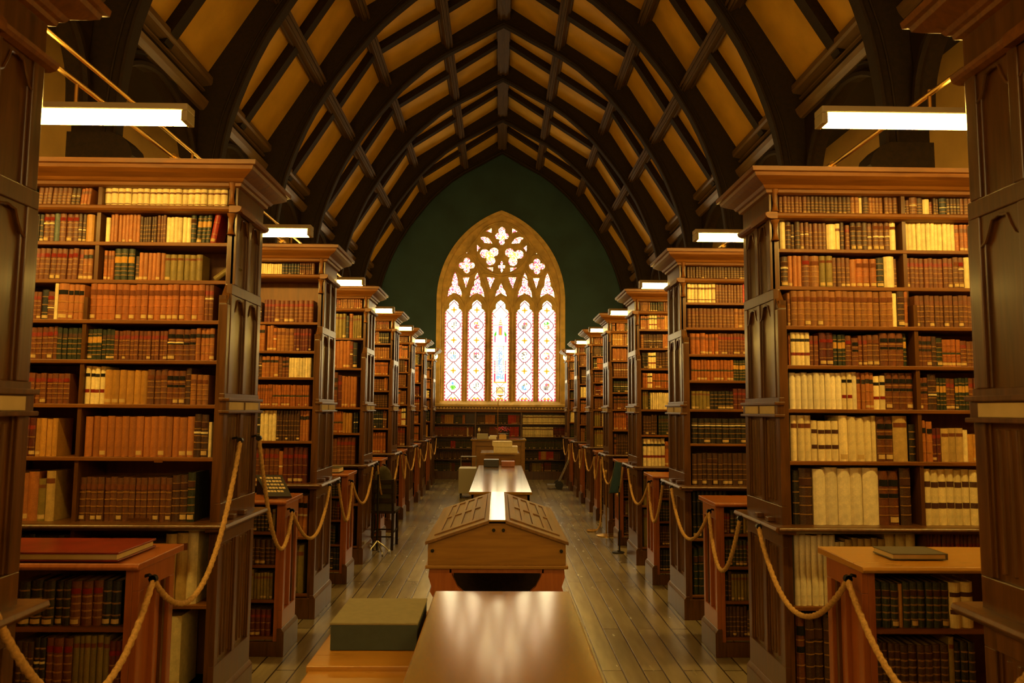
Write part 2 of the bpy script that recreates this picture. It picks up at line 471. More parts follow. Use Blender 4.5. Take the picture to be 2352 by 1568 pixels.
def purlin(x, z, w, h, ang, label, name='purlin'):
    t = thing(name, (x, 9, z), label, 'purlin', 'long moulded purlins of the roof')
    def rect(b, u0, u1, v0, v1):
        pts = []
        for u, v in ((u0, v0), (u1, v0), (u1, v1), (u0, v1)):
            pts.append((x + u * cos(ang) - v * sin(ang), z + u * sin(ang) + v * cos(ang)))
        b.prism(pts, YBACK + .1, YEND - .05, 1)
    b = MB(); rect(b, -w / 2, w / 2, -h, .0); b.build('beam', M['mould'], t)
    b = MB()
    rect(b, -w / 2 - .02, -w / 2 + .01, -h * .45, -h * .2); rect(b, w / 2 - .01, w / 2 + .02, -h * .45, -h * .2)
    rect(b, -w * .33, -w * .12, -h - .022, -h + .01); rect(b, w * .12, w * .33, -h - .022, -h + .01)
    b.build('fillet', M['mould'], t)
    return t
t = purlin(0, 8.80, .22, .27, 0, 'moulded ridge beam running along the crown of the roof', 'ridge_beam')
for s, side in ((-1, 'left'), (1, 'right')):
    a = radians(-33) * s
    purlin(s * 1.04, 8.17, .13, .20, a, '%s upper moulded purlin, nearest the ridge' % side)
    purlin(s * 2.12, 7.46, .13, .20, radians(-45) * s, '%s middle moulded purlin at the bend of the roof' % side)
    purlin(s * 2.74, 6.46, .13, .20, radians(-58) * s, '%s lower moulded purlin above the big wall plate' % side)
    # great wall plate: top moulding, frieze, bottom moulding
    t = thing('wall_plate', (s * 3.4, 9, 5.08), '%s heavy moulded wall plate beam at the foot of the ochre roof slope' % side, 'wall plate', 'heavy moulded wall plates')
    b = MB(); b.box(s * 3.40, s * 3.60, YBACK + .1, YEND - .05, 5.08, 5.36); b.build('frieze', M['roof'], t)
    b = MB(); b.prism([(s * 3.30, 5.34), (s * 3.285, 5.37), (s * 3.285, 5.43), (s * 3.42, 5.46), (s * 3.42, 5.32)], YBACK + .1, YEND - .05, 1)
    b.prism([(s * 3.37, 5.27), (s * 3.37, 5.29), (s * 3.42, 5.30), (s * 3.42, 5.26)], YBACK + .1, YEND - .05, 1)
    b.build('top_moulding', M['plate'], t)
    b = MB(); b.prism([(s * 3.34, 5.10), (s * 3.32, 5.15), (s * 3.36, 5.165), (s * 3.42, 5.17), (s * 3.42, 5.05), (s * 3.38, 5.05)], YBACK + .1, YEND - .05, 1)
    b.build('bottom_moulding', M['plate'], t)
    # longitudinal arcade arches under the plate, one per bay
    for n in range(0, 9):
        y0 = yarch(n) + TH; y1 = yarch(n + 1) if n < 8 else 19.36
        yc = (y0 + y1) / 2; hw = (y1 - y0) / 2
        arc = []; N_ = 20
        for i in range(N_ + 1):
            a_ = pi * i / N_
            arc.append((yc - hw * .90 * cos(a_), 4.15 + .80 * sin(a_) ** .8 + .06 * (1 - abs(cos(a_)))))
        top = [(y0 + (y1 - y0) * i / N_, 5.1) for i in range(N_ + 1)]
        t2 = thing('arcade_arch', (s * 3.4, yc, 4.1), '%s side dark arched brace under the wall plate, %s bay from end wall' % (side, ORD[9 - n]), 'arch', 'arched braces under the wall plates')
        b = MB(); b.strip(arc, top, s * 3.42, s * 3.56, 0); b.build('spandrel', M['roof'], t2)
        b = MB()
        b.tube([(s * 3.40, p[0], p[1]) for p in arc], .035, 6)
        b.tube([(s * 3.41, yc + (p[0] - yc) * 1.03, p[1] + .10) for p in arc], .022, 6)
        b.build('arch_moulding', M['roof'], t2, smooth=True)

# ---------------------------------------------------------------- great window
def wx(cx): return (cx - 600) * .003591
def wz(cy): return 6.96 - (cy - 100) * .003591
def foil(cx, cy, circles, n=72):
    pts = []
    for i in range(n):
        a = 2 * pi * i / n; dx, dy = cos(a), sin(a); best = 0
        for (ox, oy, r) in circles:
            bq = dx * ox + dy * oy; disc = bq * bq - (ox * ox + oy * oy - r * r)
            if disc >= 0: best = max(best, bq + sqrt(disc))
        pts.append((wx(cx + dx * best), wz(cy - dy * best)))
    return pts
def quatre(cx, cy, r, sx=1.0, sy=1.0, rot=0):
    cs = [(0, 0, r * .5)]
    for k in range(4):
        a = rot + k * pi / 2
        cs.append((cos(a) * r * .56 * sx, sin(a) * r * .56 * sy, r * .42))
    return foil(cx, cy, cs)
def tre(cx, cy, r, rot):
    cs = [(0, 0, r * .45)]
    for k in range(3):
        a = rot + k * 2 * pi / 3
        cs.append((cos(a) * r * .52, sin(a) * r * .52, r * .46))
    return foil(cx, cy, cs)
def poly(pts): return [(wx(x), wz(y)) for x, y in pts]
lights_x = [257, 424, 598, 775, 938]
LW = 66
def light_outline(c):
    h = [(66, 868), (64, 852), (57, 838), (47, 829), (36, 823), (38, 806), (35, 790), (27, 777), (14, 768)]
    return poly([(c - 66, 1496), (c + 66, 1496)] + [(c + x, y) for x, y in h] + [(c, 758)] + [(c - x, y) for x, y in h[::-1]])
holes = [light_outline(c) for c in lights_x]
for c in (262, 425, 775, 940):   # tall spires with two lower lobes
    sp = [(c, 553), (c + 17, 590), (c + 25, 630), (c + 24, 652), (c + 38, 668), (c + 50, 700), (c + 55, 742), (c + 34, 728), (c + 15, 720), (c, 713)]
    holes.append(poly(sp + [(2 * c - x, y) for x, y in sp[::-1][1:-1]]))
c = 600
sp = [(c, 633), (c + 13, 655), (c + 18, 676), (c + 32, 690), (c + 46, 735), (c + 22, 726), (c, 712)]
holes.append(poly(sp + [(2 * c - x, y) for x, y in sp[::-1][1:-1]]))
for c in (343, 858): holes.append(poly([(c - 26, 593), (c + 26, 593), (c + 12, 640), (c, 676), (c - 12, 640)]))
for c, q in ((524, 1), (683, -1)): holes.append(poly([(c - 33, 588), (c + 33, 594 if q > 0 else 588), (c + 10, 650), (c - 4 * q, 680), (c - 16, 640)]))
holes += [quatre(347, 506, 62), quatre(862, 508, 62)]
holes += [foil(603, 285, [(0, 0, 34), (0, 42, 28), (0, -44, 24), (25, 0, 27), (-25, 0, 27), (0, 60, 14)])]
holes += [tre(515, 430, 78, radians(40)), tre(692, 434, 78, radians(140))]
holes += [foil(603, 513, [(0, 0, 18), (0, 26, 13), (0, -26, 13), (15, 0, 15), (-15, 0, 15), (0, 40, 6), (0, -40, 6)])]
for q in (-1, 1):
    def mx_(pts): return poly([(603 + q * (603 - x) * -1 if q > 0 else x, y) for x, y in pts])
    mir = (lambda x: x) if q < 0 else (lambda x: 1206 - x)
    holes.append(poly([(mir(x), y) for x, y in [(443, 292), (470, 286), (505, 296), (522, 318), (536, 343), (500, 342), (470, 338), (462, 318), (448, 310)]]))
    holes.append(poly([(mir(x), y) for x, y in [(528, 222), (530, 262), (505, 256), (482, 250), (505, 232)]]))
    holes.append(poly([(mir(x), y) for x, y in [(420, 348), (448, 372), (432, 390), (421, 406), (416, 378)]]))
    holes.append(poly([(mir(x), y) for x, y in [(490, 516), (542, 516), (540, 552), (518, 542), (500, 530)]]))
    holes.append(poly([(mir(x), y) for x, y in [(344, 402), (355, 416), (335, 416)]]))
WIN = thing('window_1', (0, YEND, 1.83), 'tall pointed stained-glass window with five lights and stone tracery in the green end wall', 'window')
struct(WIN)
INNER = ptd_arch(1.56, 1.86, 4.58, .90, 2.46)
plate_holes('stone_surround', [ptd_arch(1.675, 1.80, 4.58, .84, 2.515), INNER], YEND + .10, .26, M['stone'], WIN)
plate_holes('tracery', [ptd_arch(1.57, 1.85, 4.58, .90, 2.47)] + holes, YEND + .18, .10, M['stone'], WIN, .012)
# mullion roll mouldings
b = MB()
for i, xm in enumerate([(257 - 83), (257 + 424) / 2, (424 + 598) / 2, (598 + 775) / 2, (775 + 938) / 2, 938 + 83]):
    X_ = wx(xm)
    b.tube([(X_, YEND + .11, 1.90), (X_, YEND + .11, 4.42)], .028, 8)
    for d in (-.05, .05): b.tube([(X_ + d, YEND + .125, 1.90), (X_ + d, YEND + .125, 4.42)], .012, 6)
b.build('mullion', M['stone'], WIN, smooth=True)
b = MB()    # curved tracery ribs
def arc_pts(cx, cy, r, a0, a1, n=20, ry=None):
    return [(wx(cx + r * cos(radians(a0 + (a1 - a0) * i / n))), YEND + .115, wz(cy - (ry or r) * sin(radians(a0 + (a1 - a0) * i / n)))) for i in range(n + 1)]
b.tube(arc_pts(603, 378, 195, 0, 360, 48), .022, 6, closed=True)
for c in (257, 424, 598, 775, 938):
    b.tube(arc_pts(c + 75, 850, 155, 180, 118, 12), .018, 6); b.tube(arc_pts(c - 75, 850, 155, 0, 62, 12), .018, 6)
for q in (-1, 1):
    xq = 347 if q < 0 else 860
    b.tube(arc_pts(xq, 507, 82, 0, 360, 28), .018, 6, closed=True)
    m_ = (lambda x: x) if q < 0 else (lambda x: 1206 - x)
    b.tube([(wx(m_(x)), YEND + .115, wz(y)) for x, y in [(513, 850), (505, 740), (470, 620), (420, 520), (385, 440), (350, 370)]], .02, 6)
    b.tube([(wx(m_(x)), YEND + .115, wz(y)) for x, y in [(340, 850), (352, 740), (400, 620), (470, 565), (600, 590)]], .018, 6)
    b.tube([(wx(m_(x)), YEND + .115, wz(y)) for x, y in [(180, 850), (190, 740), (230, 600), (280, 500), (340, 410), (430, 290), (520, 215), (603, 175)]], .02, 6)
b.build('tracery_rib', M['stone'], WIN, smooth=True)
b = MB(); b.prism([(YEND - .10, 1.80), (YEND - .10, 1.85), (YEND + .14, 1.95), (YEND + .25, 1.95), (YEND + .25, 1.80)], -1.67, 1.67, 0)
b.build('window_sill', M['stone'], WIN)

# stained glass: colour worked out per centimetre
W_ = (1.0, .85, .46); RED = (.20, .008, .03); PNK = (.28, .04, .09); GOLD = (.24, .12, .008); GRN = (.03, .16, .01); BLU = (.05, .13, .22); LINE = (.07, .012, .03)
def hsh(i, j): return ((i * 73856093) ^ (j * 19349663)) % 1000 / 1000
def figcol(u, v, seed):
    k = hsh(int((u + 9) / .028) + seed * 7, int((v + 9) / .034) + seed * 3)
    tabs = {0: [GRN, W_, (.12, .2, .04)], 1: [BLU, (.12, .16, .16), W_], 2: [W_, (.07, .06, .02), W_], 3: [(.14, .11, .07), (.05, .04, .04), W_], 4: [PNK, (.16, .07, .02), W_], 5: [(.28, .18, .02), W_, (.2, .11, .05)]}
    t = tabs[seed % 6]
    return t[int(k * len(t)) % len(t)]
def lightcol(li, x, z):
    cxm = wx(lights_x[li]); hw = LW * .003591; u = x - cxm; zb = 1.95; v = z - zb
    edge = hw - abs(u)
    base = W_
    n = .92 + .10 * hsh(int(x * 37 + 999), int(z * 29))
    if edge < .042 or v < .045:
        q = int((z if v >= .045 else x + 9) / .043)
        base = RED if q % 2 == 0 else ((.30, .17, .13) if li != 2 else (.3, .18, .08))
        if edge < .010: base = (.05, .006, .012)
        return base
    if v < .10 and abs(u) < .10 and (v - .045) < (.055 - abs(abs(u) - .05)): return GOLD
    if li == 2:
        cy = 6.96 - (z - 0) ; 
        cyp = (6.96 - z) / .003591 + 100; cxp = x / .003591 + 600 - lights_x[2]
        if 1355 < cyp < 1366 and abs(cxp) < 48: return GOLD
        if 1366 >= cyp > 1010:
            if abs(cxp) > 34 and abs(cxp) < 46:
                if cyp < 1025: return GRN
                if cyp < 1070: return PNK
                if cyp > 1200 and cyp < 1300: return (.3, .22, .1) if int(cyp / 9) % 2 else PNK
                if cyp >= 1300: return RED
            if 1300 < cyp < 1340 and abs(cxp) < 28: return (.10, .17, .22) if hsh(int(cyp / 5), int(cxp / 6 + 30)) > .2 else W_
            if abs(cxp) < 16 and 1110 < cyp < 1300 and hsh(int(cyp / 7), int(cxp / 5 + 30)) > .35: return (.10, .15, .19)
            if 18 < abs(cxp) < 27 and 1100 < cyp < 1330 and hsh(int(cyp / 8), int(cxp / 5 + 30)) > .3: return (.14, .15, .10)
        if 948 < cyp <= 1016:
            if abs(cxp) < 14: return PNK if abs(cxp) > 7 or cyp < 960 else GOLD
            if abs(cxp) < 46 and abs(cxp) > 18 + (cyp - 948) * -.0 and cyp > 985 and abs(cxp) > 28: return GRN if (abs(cxp) - 28) * 1.6 < (cyp - 980) else W_
        if 940 < cyp <= 946: return LINE
        if 890 < cyp <= 940 and abs(cxp) < (cyp - 880) * .25: return GOLD if int(cyp / 7) % 2 else (.5, .45, .3)
        if 1096 < cyp <= 1100: return LINE
        if cyp > 1366 or cyp < 890:
            d = (abs(cxp) + abs((cyp + 20) % 118 - 59)) - 59
            if abs(d) < 4.5: return LINE
            if cyp > 1395 and cyp < 1440 and abs(cxp) < 26: return (.20, .12, .01) if (abs(cxp) > 22 or abs(cyp - 1417) > 18) else (.35, .26, .08)
        return tuple(k * n for k in base)
    # diamond lattice with quatrefoil medallions
    per = .80; zz = (v - .38) % per; m = zz - per / 2     # medallion centre at m = +-per/2
    med = min(abs(zz), abs(per - zz)); msgn = zz if zz < per / 2 else zz - per
    r = sqrt(u * u + msgn * msgn)
    a = atan2(msgn, u); rq = .150 + .028 * abs(cos(2 * a))
    if r < rq + .010 and v > .15 and v < 2.35:
        if r > rq - .020: return (.10, .015, .04)
        if r < .105 and abs(u) < .075:
            return figcol(u, msgn, li * 2 + int((v + .4) / per) + (1 if li > 2 else 0))
        return tuple(k * n for k in base)
    md = m
    if abs(u) + abs(md) < .055 or (abs(u) < .02 and abs(md) < .075) or (abs(md) < .02 and abs(u) < .075):
        return GOLD if abs(u) + abs(md) > .015 else (.1, .01, .01)
    d = abs(u) + abs(md) * .92 - .215
    if abs(d) < .017: return LINE
    d2 = abs(abs(u) - abs(md) * .92)
    if abs(md) > .24 and d2 < .0: return LINE
    if abs(v - 1.36) < .012: return (.12, .1, .1)
    return tuple(k * n for k in base)
def upper_col(x, z):
    u = x / .003591 + 600; v = 100 + (6.96 - z) / .003591
    k = hsh(int(u / 6.5) + 5, int(v / 6.5)); k2 = hsh(int(u / 5.2) + 50, int(v / 5.2) + 9)
    for (a, c_, r) in ((603, 285, 28), (515, 430, 38), (692, 434, 38)):
        if (u - a) ** 2 + (v - c_) ** 2 < r * r:
            return (.30, .20, .04) if k > .35 else W_
    for (a, c_, r) in ((347, 506, 11), (862, 508, 11)):
        if (u - a) ** 2 + (v - c_) ** 2 < r * r: return (.3, .2, .05)
    if k > .70: return PNK
    if k > .60: return GOLD
    if k2 > .78: return (.15, .05, .07)
    if v > 500 and k > .62: return (.16, .02, .04)
    return W_
def glass_grid(name, x0, x1, z0, z1, st, fn, parent):
    nx = int(round((x1 - x0) / st)); nz = int(round((z1 - z0) / st))
    v = []; f = []; c = []
    for j in range(nz + 1):
        for i in range(nx + 1): v.append((x0 + (x1 - x0) * i / nx, YEND + .215, z0 + (z1 - z0) * j / nz))
    for j in range(nz):
        for i in range(nx):
            a = j * (nx + 1) + i
            f.append((a, a + 1, a + nx + 2, a + nx + 1)); c.append(fn(x0 + (x1 - x0) * (i + .5) / nx, z0 + (z1 - z0) * (j + .5) / nz))
    b = MB(); b.v = v; b.f = f; b.c = c
    return b.build(name, M['glass'], parent, recalc=False, col=True)
for li in range(5):
    c0 = wx(lights_x[li]); hw = LW * .003591 + .01
    glass_grid('stained_glass_light', c0 - hw, c0 + hw, 1.94, 4.62, .0085, (lambda x, z, li=li: lightcol(li, x, z)), WIN)
glass_grid('tracery_glass', -1.42, 1.42, 4.63, 6.70, .0115, upper_col, WIN)

# ---------------------------------------------------------------- books
CR = (225, 205, 152)
COLS = {
 'brown': (104, 62, 34), 'dark brown': (66, 40, 25), 'red-brown': (108, 58, 28), 'tan': (158, 96, 46), 'golden brown': (138, 88, 42),
 'orange-brown': (156, 88, 36), 'cream': CR, 'white': (228, 214, 178), 'ochre': (176, 126, 54), 'olive': (122, 104, 50), 'dark green': (34, 44, 32),
 'black': (30, 27, 25), 'maroon': (88, 32, 26), 'red': (158, 34, 22), 'grey-green': (70, 84, 76), 'near-black blue': (26, 32, 40), 'tan cloth': (176, 146, 88)}
GOLDC = S((190, 140, 60)); PAPER = S((222, 206, 160)); MARKC = S((196, 166, 108)); DKLAB = S((74, 44, 30)); RDLAB = S((128, 36, 24)); BKLAB = S((24, 22, 20)); BRLAB = S((112, 62, 34))
STY = {  # colour, raised bands, title labels [(z0,z1,colour)], mark label, gold lines
 'A': ('brown', 5, [(.72, .84, BRLAB)], .4, 1), 'B': ('dark brown', 5, [(.70, .82, DKLAB)], .5, 1), 'C': ('red-brown', 5, [(.72, .84, RDLAB)], .5, 1),
 'D': ('golden brown', 5, [(.70, .83, BRLAB)], .3, 1), 'E': ('orange-brown', 4, [(.70, .84, BRLAB)], .9, 0), 'F': ('tan', 0, [], .7, 0),
 'G': ('cream', 0, [], .1, 0), 'H': ('cream', 0, [(.72, .81, BKLAB), (.30, .39, RDLAB)], .1, 0), 'I': ('dark green', 5, [(.70, .82, DKLAB)], .6, 1),
 'J': ('black', 4, [], .8, 1), 'K': ('maroon', 3, [(.7, .8, RDLAB)], .8, 1), 'L': ('olive', 0, [(.78, .86, BRLAB)], .8, 0), 'Mm': ('ochre', 0, [], .5, 0),
 'N': ('red', 2, [], .9, 1), 'O': ('cream', 0, [(.72, .82, BRLAB)], .0, 0), 'Q': ('cream', 0, [(.72, .82, BRLAB), (.14, .19, BRLAB)], 0, 0),
 'R': ('white', 0, [], 0, 0), 'T': ('near-black blue', 3, [], .8, 1), 'U': ('cream', 0, [(.68, .78, DKLAB), (.3, .4, DKLAB)], 0, 0),
 'V': ('orange-brown', 4, [(.45, .52, S((40, 50, 34)))], .9, 0), 'X': ('grey-green', 2, [], .7, 0), 'Y': ('tan', 3, [(.70, .82, BKLAB)], .7, 1),
 'Z': ('tan cloth', 0, [(.75, .85, BRLAB)], .2, 0), 'Gd': ('dark green', 6, [(.55, .75, GOLDC)], .3, 1), 'S': ('red-brown', 5, [(.72, .84, BKLAB), (.5, .58, BKLAB)], .5, 1)}
BOOKS = []
class Bk: pass
def add_book(x, y, z, w, h, d, sty, lean=0, slip=None, place='', row='', bay='', case='', order=None, flat=False):
    k = Bk(); k.x, k.y, k.z, k.w, k.h, k.d, k.sty, k.lean, k.slip = x, y, z, w, h, d, sty, lean, slip
    k.row, k.bay, k.case = row, bay, case
    k.rnd = random.random(); k.vis = True
    BOOKS.append(k); return k
def fill_row(rng, x0, x1, y, z, runs, hbase, dmax, meta, clear):
    """fill x0..x1 (picture order left to right) with the given runs: (n, width, style, height factor, slip, lean); x in world"""
    x = x0
    row, bay, case = meta
    for r_ in runs:
        n, w, sty = r_[:3]; hf = r_[3] if len(r_) > 3 else 1.0; slip = r_[4] if len(r_) > 4 else None; lean = r_[5] if len(r_) > 5 else 0
        if sty == '-': x += w; continue
        for i in range(n):
            ww = w * rng.uniform(.93, 1.07)
            if x + ww > x1: return x
            h = min(clear - .012, hbase * hf * rng.uniform(.985, 1.015))
            add_book(x + ww / 2, y + rng.uniform(.004, .016), z, ww - .0012, h, min(dmax, h * .72), sty, lean, slip if slip is not None else None, row=row, bay=bay, case=case)
            x += ww + (abs(sin(radians(lean))) * .01)
    return x
GENERIC = ['A', 'A', 'A', 'C', 'C', 'B', 'B', 'D', 'D', 'E', 'E', 'V', 'S', 'I', 'J', 'G', 'H', 'L', 'K', 'Y', 'F', 'Mm', 'T']
def gen_runs(rng, width, hb, dark=0):
    runs = []; tot = 0; av = .022 + .045 * (hb - .13)
    pool = GENERIC if not dark else ['B', 'I', 'J', 'T', 'J', 'B', 'K', 'C', 'L']
    while tot < width:
        n = rng.choice([1, 2, 3, 4, 6, 8, 12]); w = av * rng.uniform(.75, 1.5); sty = rng.choice(pool)
        if rng.random() < .05: runs.append((1, .02, '-')); tot += .02
        runs.append((n, w, sty, rng.uniform(.86, 1.04), .5 if rng.random() < .12 else None)); tot += n * w
    return runs

def book_geo(k, full):
    """returns cover MB, label MB, mark MB, slip MB, pages MB"""
    name, nb, labs, mk, gold = STY[k.sty]
    base = S(COLS[name]); var = .82 + .36 * k.rnd
    base = tuple(min(1, c * var) for c in base)
    w, h, d = k.w, k.h, k.d
    R = min(.016, w * .28)
    ca, sa = cos(radians(k.lean)), sin(radians(k.lean))
    def T(p):
        x, y, z = p
        return (k.x + x * ca + z * sa, k.y + y, k.z + z * ca - x * sa + (w / 2 * abs(sa)))
    cols = 5 if k.y < 7 else 3
    us = [(-1 + 2 * i / cols) for i in range(cols + 1)]
    # levels
    lv = [(0, 0)]
    segcol = []
    bands = []
    if nb:
        for i in range(nb):
            bands.append(.10 + .80 * (i + .5) / nb)
    bw = .012 * .25 / max(.12, h)
    cuts = sorted([(zb - bw, zb + bw, 'b', None) for zb in bands])
    if not full:
        cuts2 = [(a, b_, 'l', c) for a, b_, c in labs]
        if k.rnd * 7 % 1 < mk * .6: cuts2.append((.05, .05 + min(.10, w * .6 / h), 'm', MARKC))
        if k.slip: cuts2.append((k.slip, k.slip + .045, 's', PAPER))
        # labels override bands
        cuts = [c for c in cuts if not any(c[0] < q[1] and c[1] > q[0] for q in cuts2)] + cuts2
        cuts.sort(key=lambda q: q[0])
        fixed = []
        last = 0
        for q in cuts:
            if q[0] >= last: fixed.append(q); last = q[1]
        cuts = fixed
    cov = MB()
    zs = [0]; seg = []
    for a, b_, ty, c in cuts:
        if a > zs[-1] + 1e-4: zs.append(a); seg.append(('p', None))
        zs.append(b_); seg.append((ty, c))
    if zs[-1] < 1: zs.append(1); seg.append(('p', None))
    def spine(u, off): return -R * (1 - u * u) - off
    i0 = 0
    for si, (ty, c) in enumerate(seg):
        za, zb = zs[si] * h, zs[si + 1] * h
        off = .0022 if ty == 'b' else 0.0
        cov.col = tuple(x * 1.25 for x in base) if ty == 'b' else (c if c else base)
        if gold and ty == 'b': cov.col = tuple(.55 * x + .45 * g for x, g in zip(base, GOLDC))
        st = len(cov.v)
        for z_ in (za, zb):
            for u in us: cov.v.append(T((u * w / 2, spine(u, off), z_)))
        nn = len(us)
        for q in range(nn - 1): cov.face((st + q, st + q + 1, st + nn + q + 1, st + nn + q))
        if off:
            for z_, fl in ((za, 0), (zb, 1)):
                st2 = len(cov.v)
                for u in us: cov.v.append(T((u * w / 2, spine(u, 0), z_)))
                bs = st if not fl else st + nn
                for q in range(nn - 1): cov.face((st2 + q, st2 + q + 1, bs + q + 1, bs + q))
    cov.col = base
    lab = mark = slip = pages = None
    if full:
        th = min(.003, w * .15)
        for (a, b_) in ((-w / 2, -w / 2 + th), (w / 2 - th, w / 2)):
            st = len(cov.v)
            pts = [(a, 0, 0), (b_, 0, 0), (b_, d, 0), (a, d, 0), (a, 0, h), (b_, 0, h), (b_, d, h), (a, d, h)]
            cov.v += [T(p) for p in pts]
            for q in ((0, 3, 2, 1), (4, 5, 6, 7), (0, 1, 5, 4), (1, 2, 6, 5), (2, 3, 7, 6), (3, 0, 4, 7)): cov.face([st + i for i in q])
        st = len(cov.v)   # spine head and tail caps
        for zc in (0.0005, h - .0005):
            st = len(cov.v)
            for u in us: cov.v.append(T((u * w / 2, spine(u, 0), zc)))
            cov.v.append(T((w / 2, .003, zc))); cov.v.append(T((-w / 2, .003, zc)))
            cov.face([st + i for i in range(len(us) + 2)])
        pages = MB()
        st = 0
        a, b_ = -w / 2 + th, w / 2 - th
        pts = [(a, .003, .003), (b_, .003, .003), (b_, d - .004, .003), (a, d - .004, .003), (a, .003, h - .004), (b_, .003, h - .004), (b_, d - .004, h - .004), (a, d - .004, h - .004)]
        pages.v += [T(p) for p in pts]; pages.col = S((170, 148, 104))
        for q in ((0, 3, 2, 1), (4, 5, 6, 7), (0, 1, 5, 4), (1, 2, 6, 5), (2, 3, 7, 6), (3, 0, 4, 7)): pages.face(list(q))
        def patch(a_, b2, c, off, inset=.06):
            m_ = MB(); m_.col = c; uu = [u * (1 - inset) for u in us]
            for z_ in (a_ * h, b2 * h):
                for u in uu: m_.v.append(T((u * w / 2, spine(u, off), z_)))
            for z_ in (a_ * h, b2 * h):
                for u in uu: m_.v.append(T((u * w / 2, spine(u, off - .0012), z_)))
            n_ = len(uu)
            for q in range(n_ - 1): m_.face((q, q + 1, n_ + q + 1, n_ + q))
            for q in range(n_ - 1):
                m_.face((q, q + 1, 2 * n_ + q + 1, 2 * n_ + q)); m_.face((n_ + q, n_ + q + 1, 3 * n_ + q + 1, 3 * n_ + q))
            return m_
        lab = [patch(a_, b2, c, .0026 if nb else .0008) for a_, b2, c in labs]
        mark = patch(.05, .05 + min(.10, w * .6 / h), MARKC, .003 if nb else .001, .2) if k.rnd * 7 % 1 < mk * .7 else None
        slip = patch(k.slip, k.slip + .045, PAPER, .0045, -.04) if k.slip else None
    else:
        st = len(cov.v)
        pts = [(-w / 2, 0, 0), (w / 2, 0, 0), (w / 2, d, 0), (-w / 2, d, 0), (-w / 2, 0, h), (w / 2, 0, h), (w / 2, d, h), (-w / 2, d, h)]
        cov.v += [T(p) for p in pts]
        for q in ((1, 2, 6, 5), (2, 3, 7, 6), (3, 0, 4, 7)): cov.face([st + i for i in q])
        cov.col = tuple(.5 * x for x in S((150, 125, 85)))
        st2 = len(cov.v); nn = len(us)
        for u in us: cov.v.append(T((u * w / 2, spine(u, 0), h)))
        cov.face([st2 + i for i in range(nn)] + [st + 6, st + 7])
    return cov, lab, mark, slip, pages

def yfront(z): return -.055 if z > 2.35 else -.145     # shelf front relative to ycase
ROWS = [2.875, 2.665, 2.445, 2.205, 1.982, 1.737, 1.448, 1.098, .66, .20]
CEILZ = 3.02
def book_heights(rows):
    hs = []
    top = CEILZ
    for z in rows: hs.append(top - z - .022); top = z - .0
    return hs

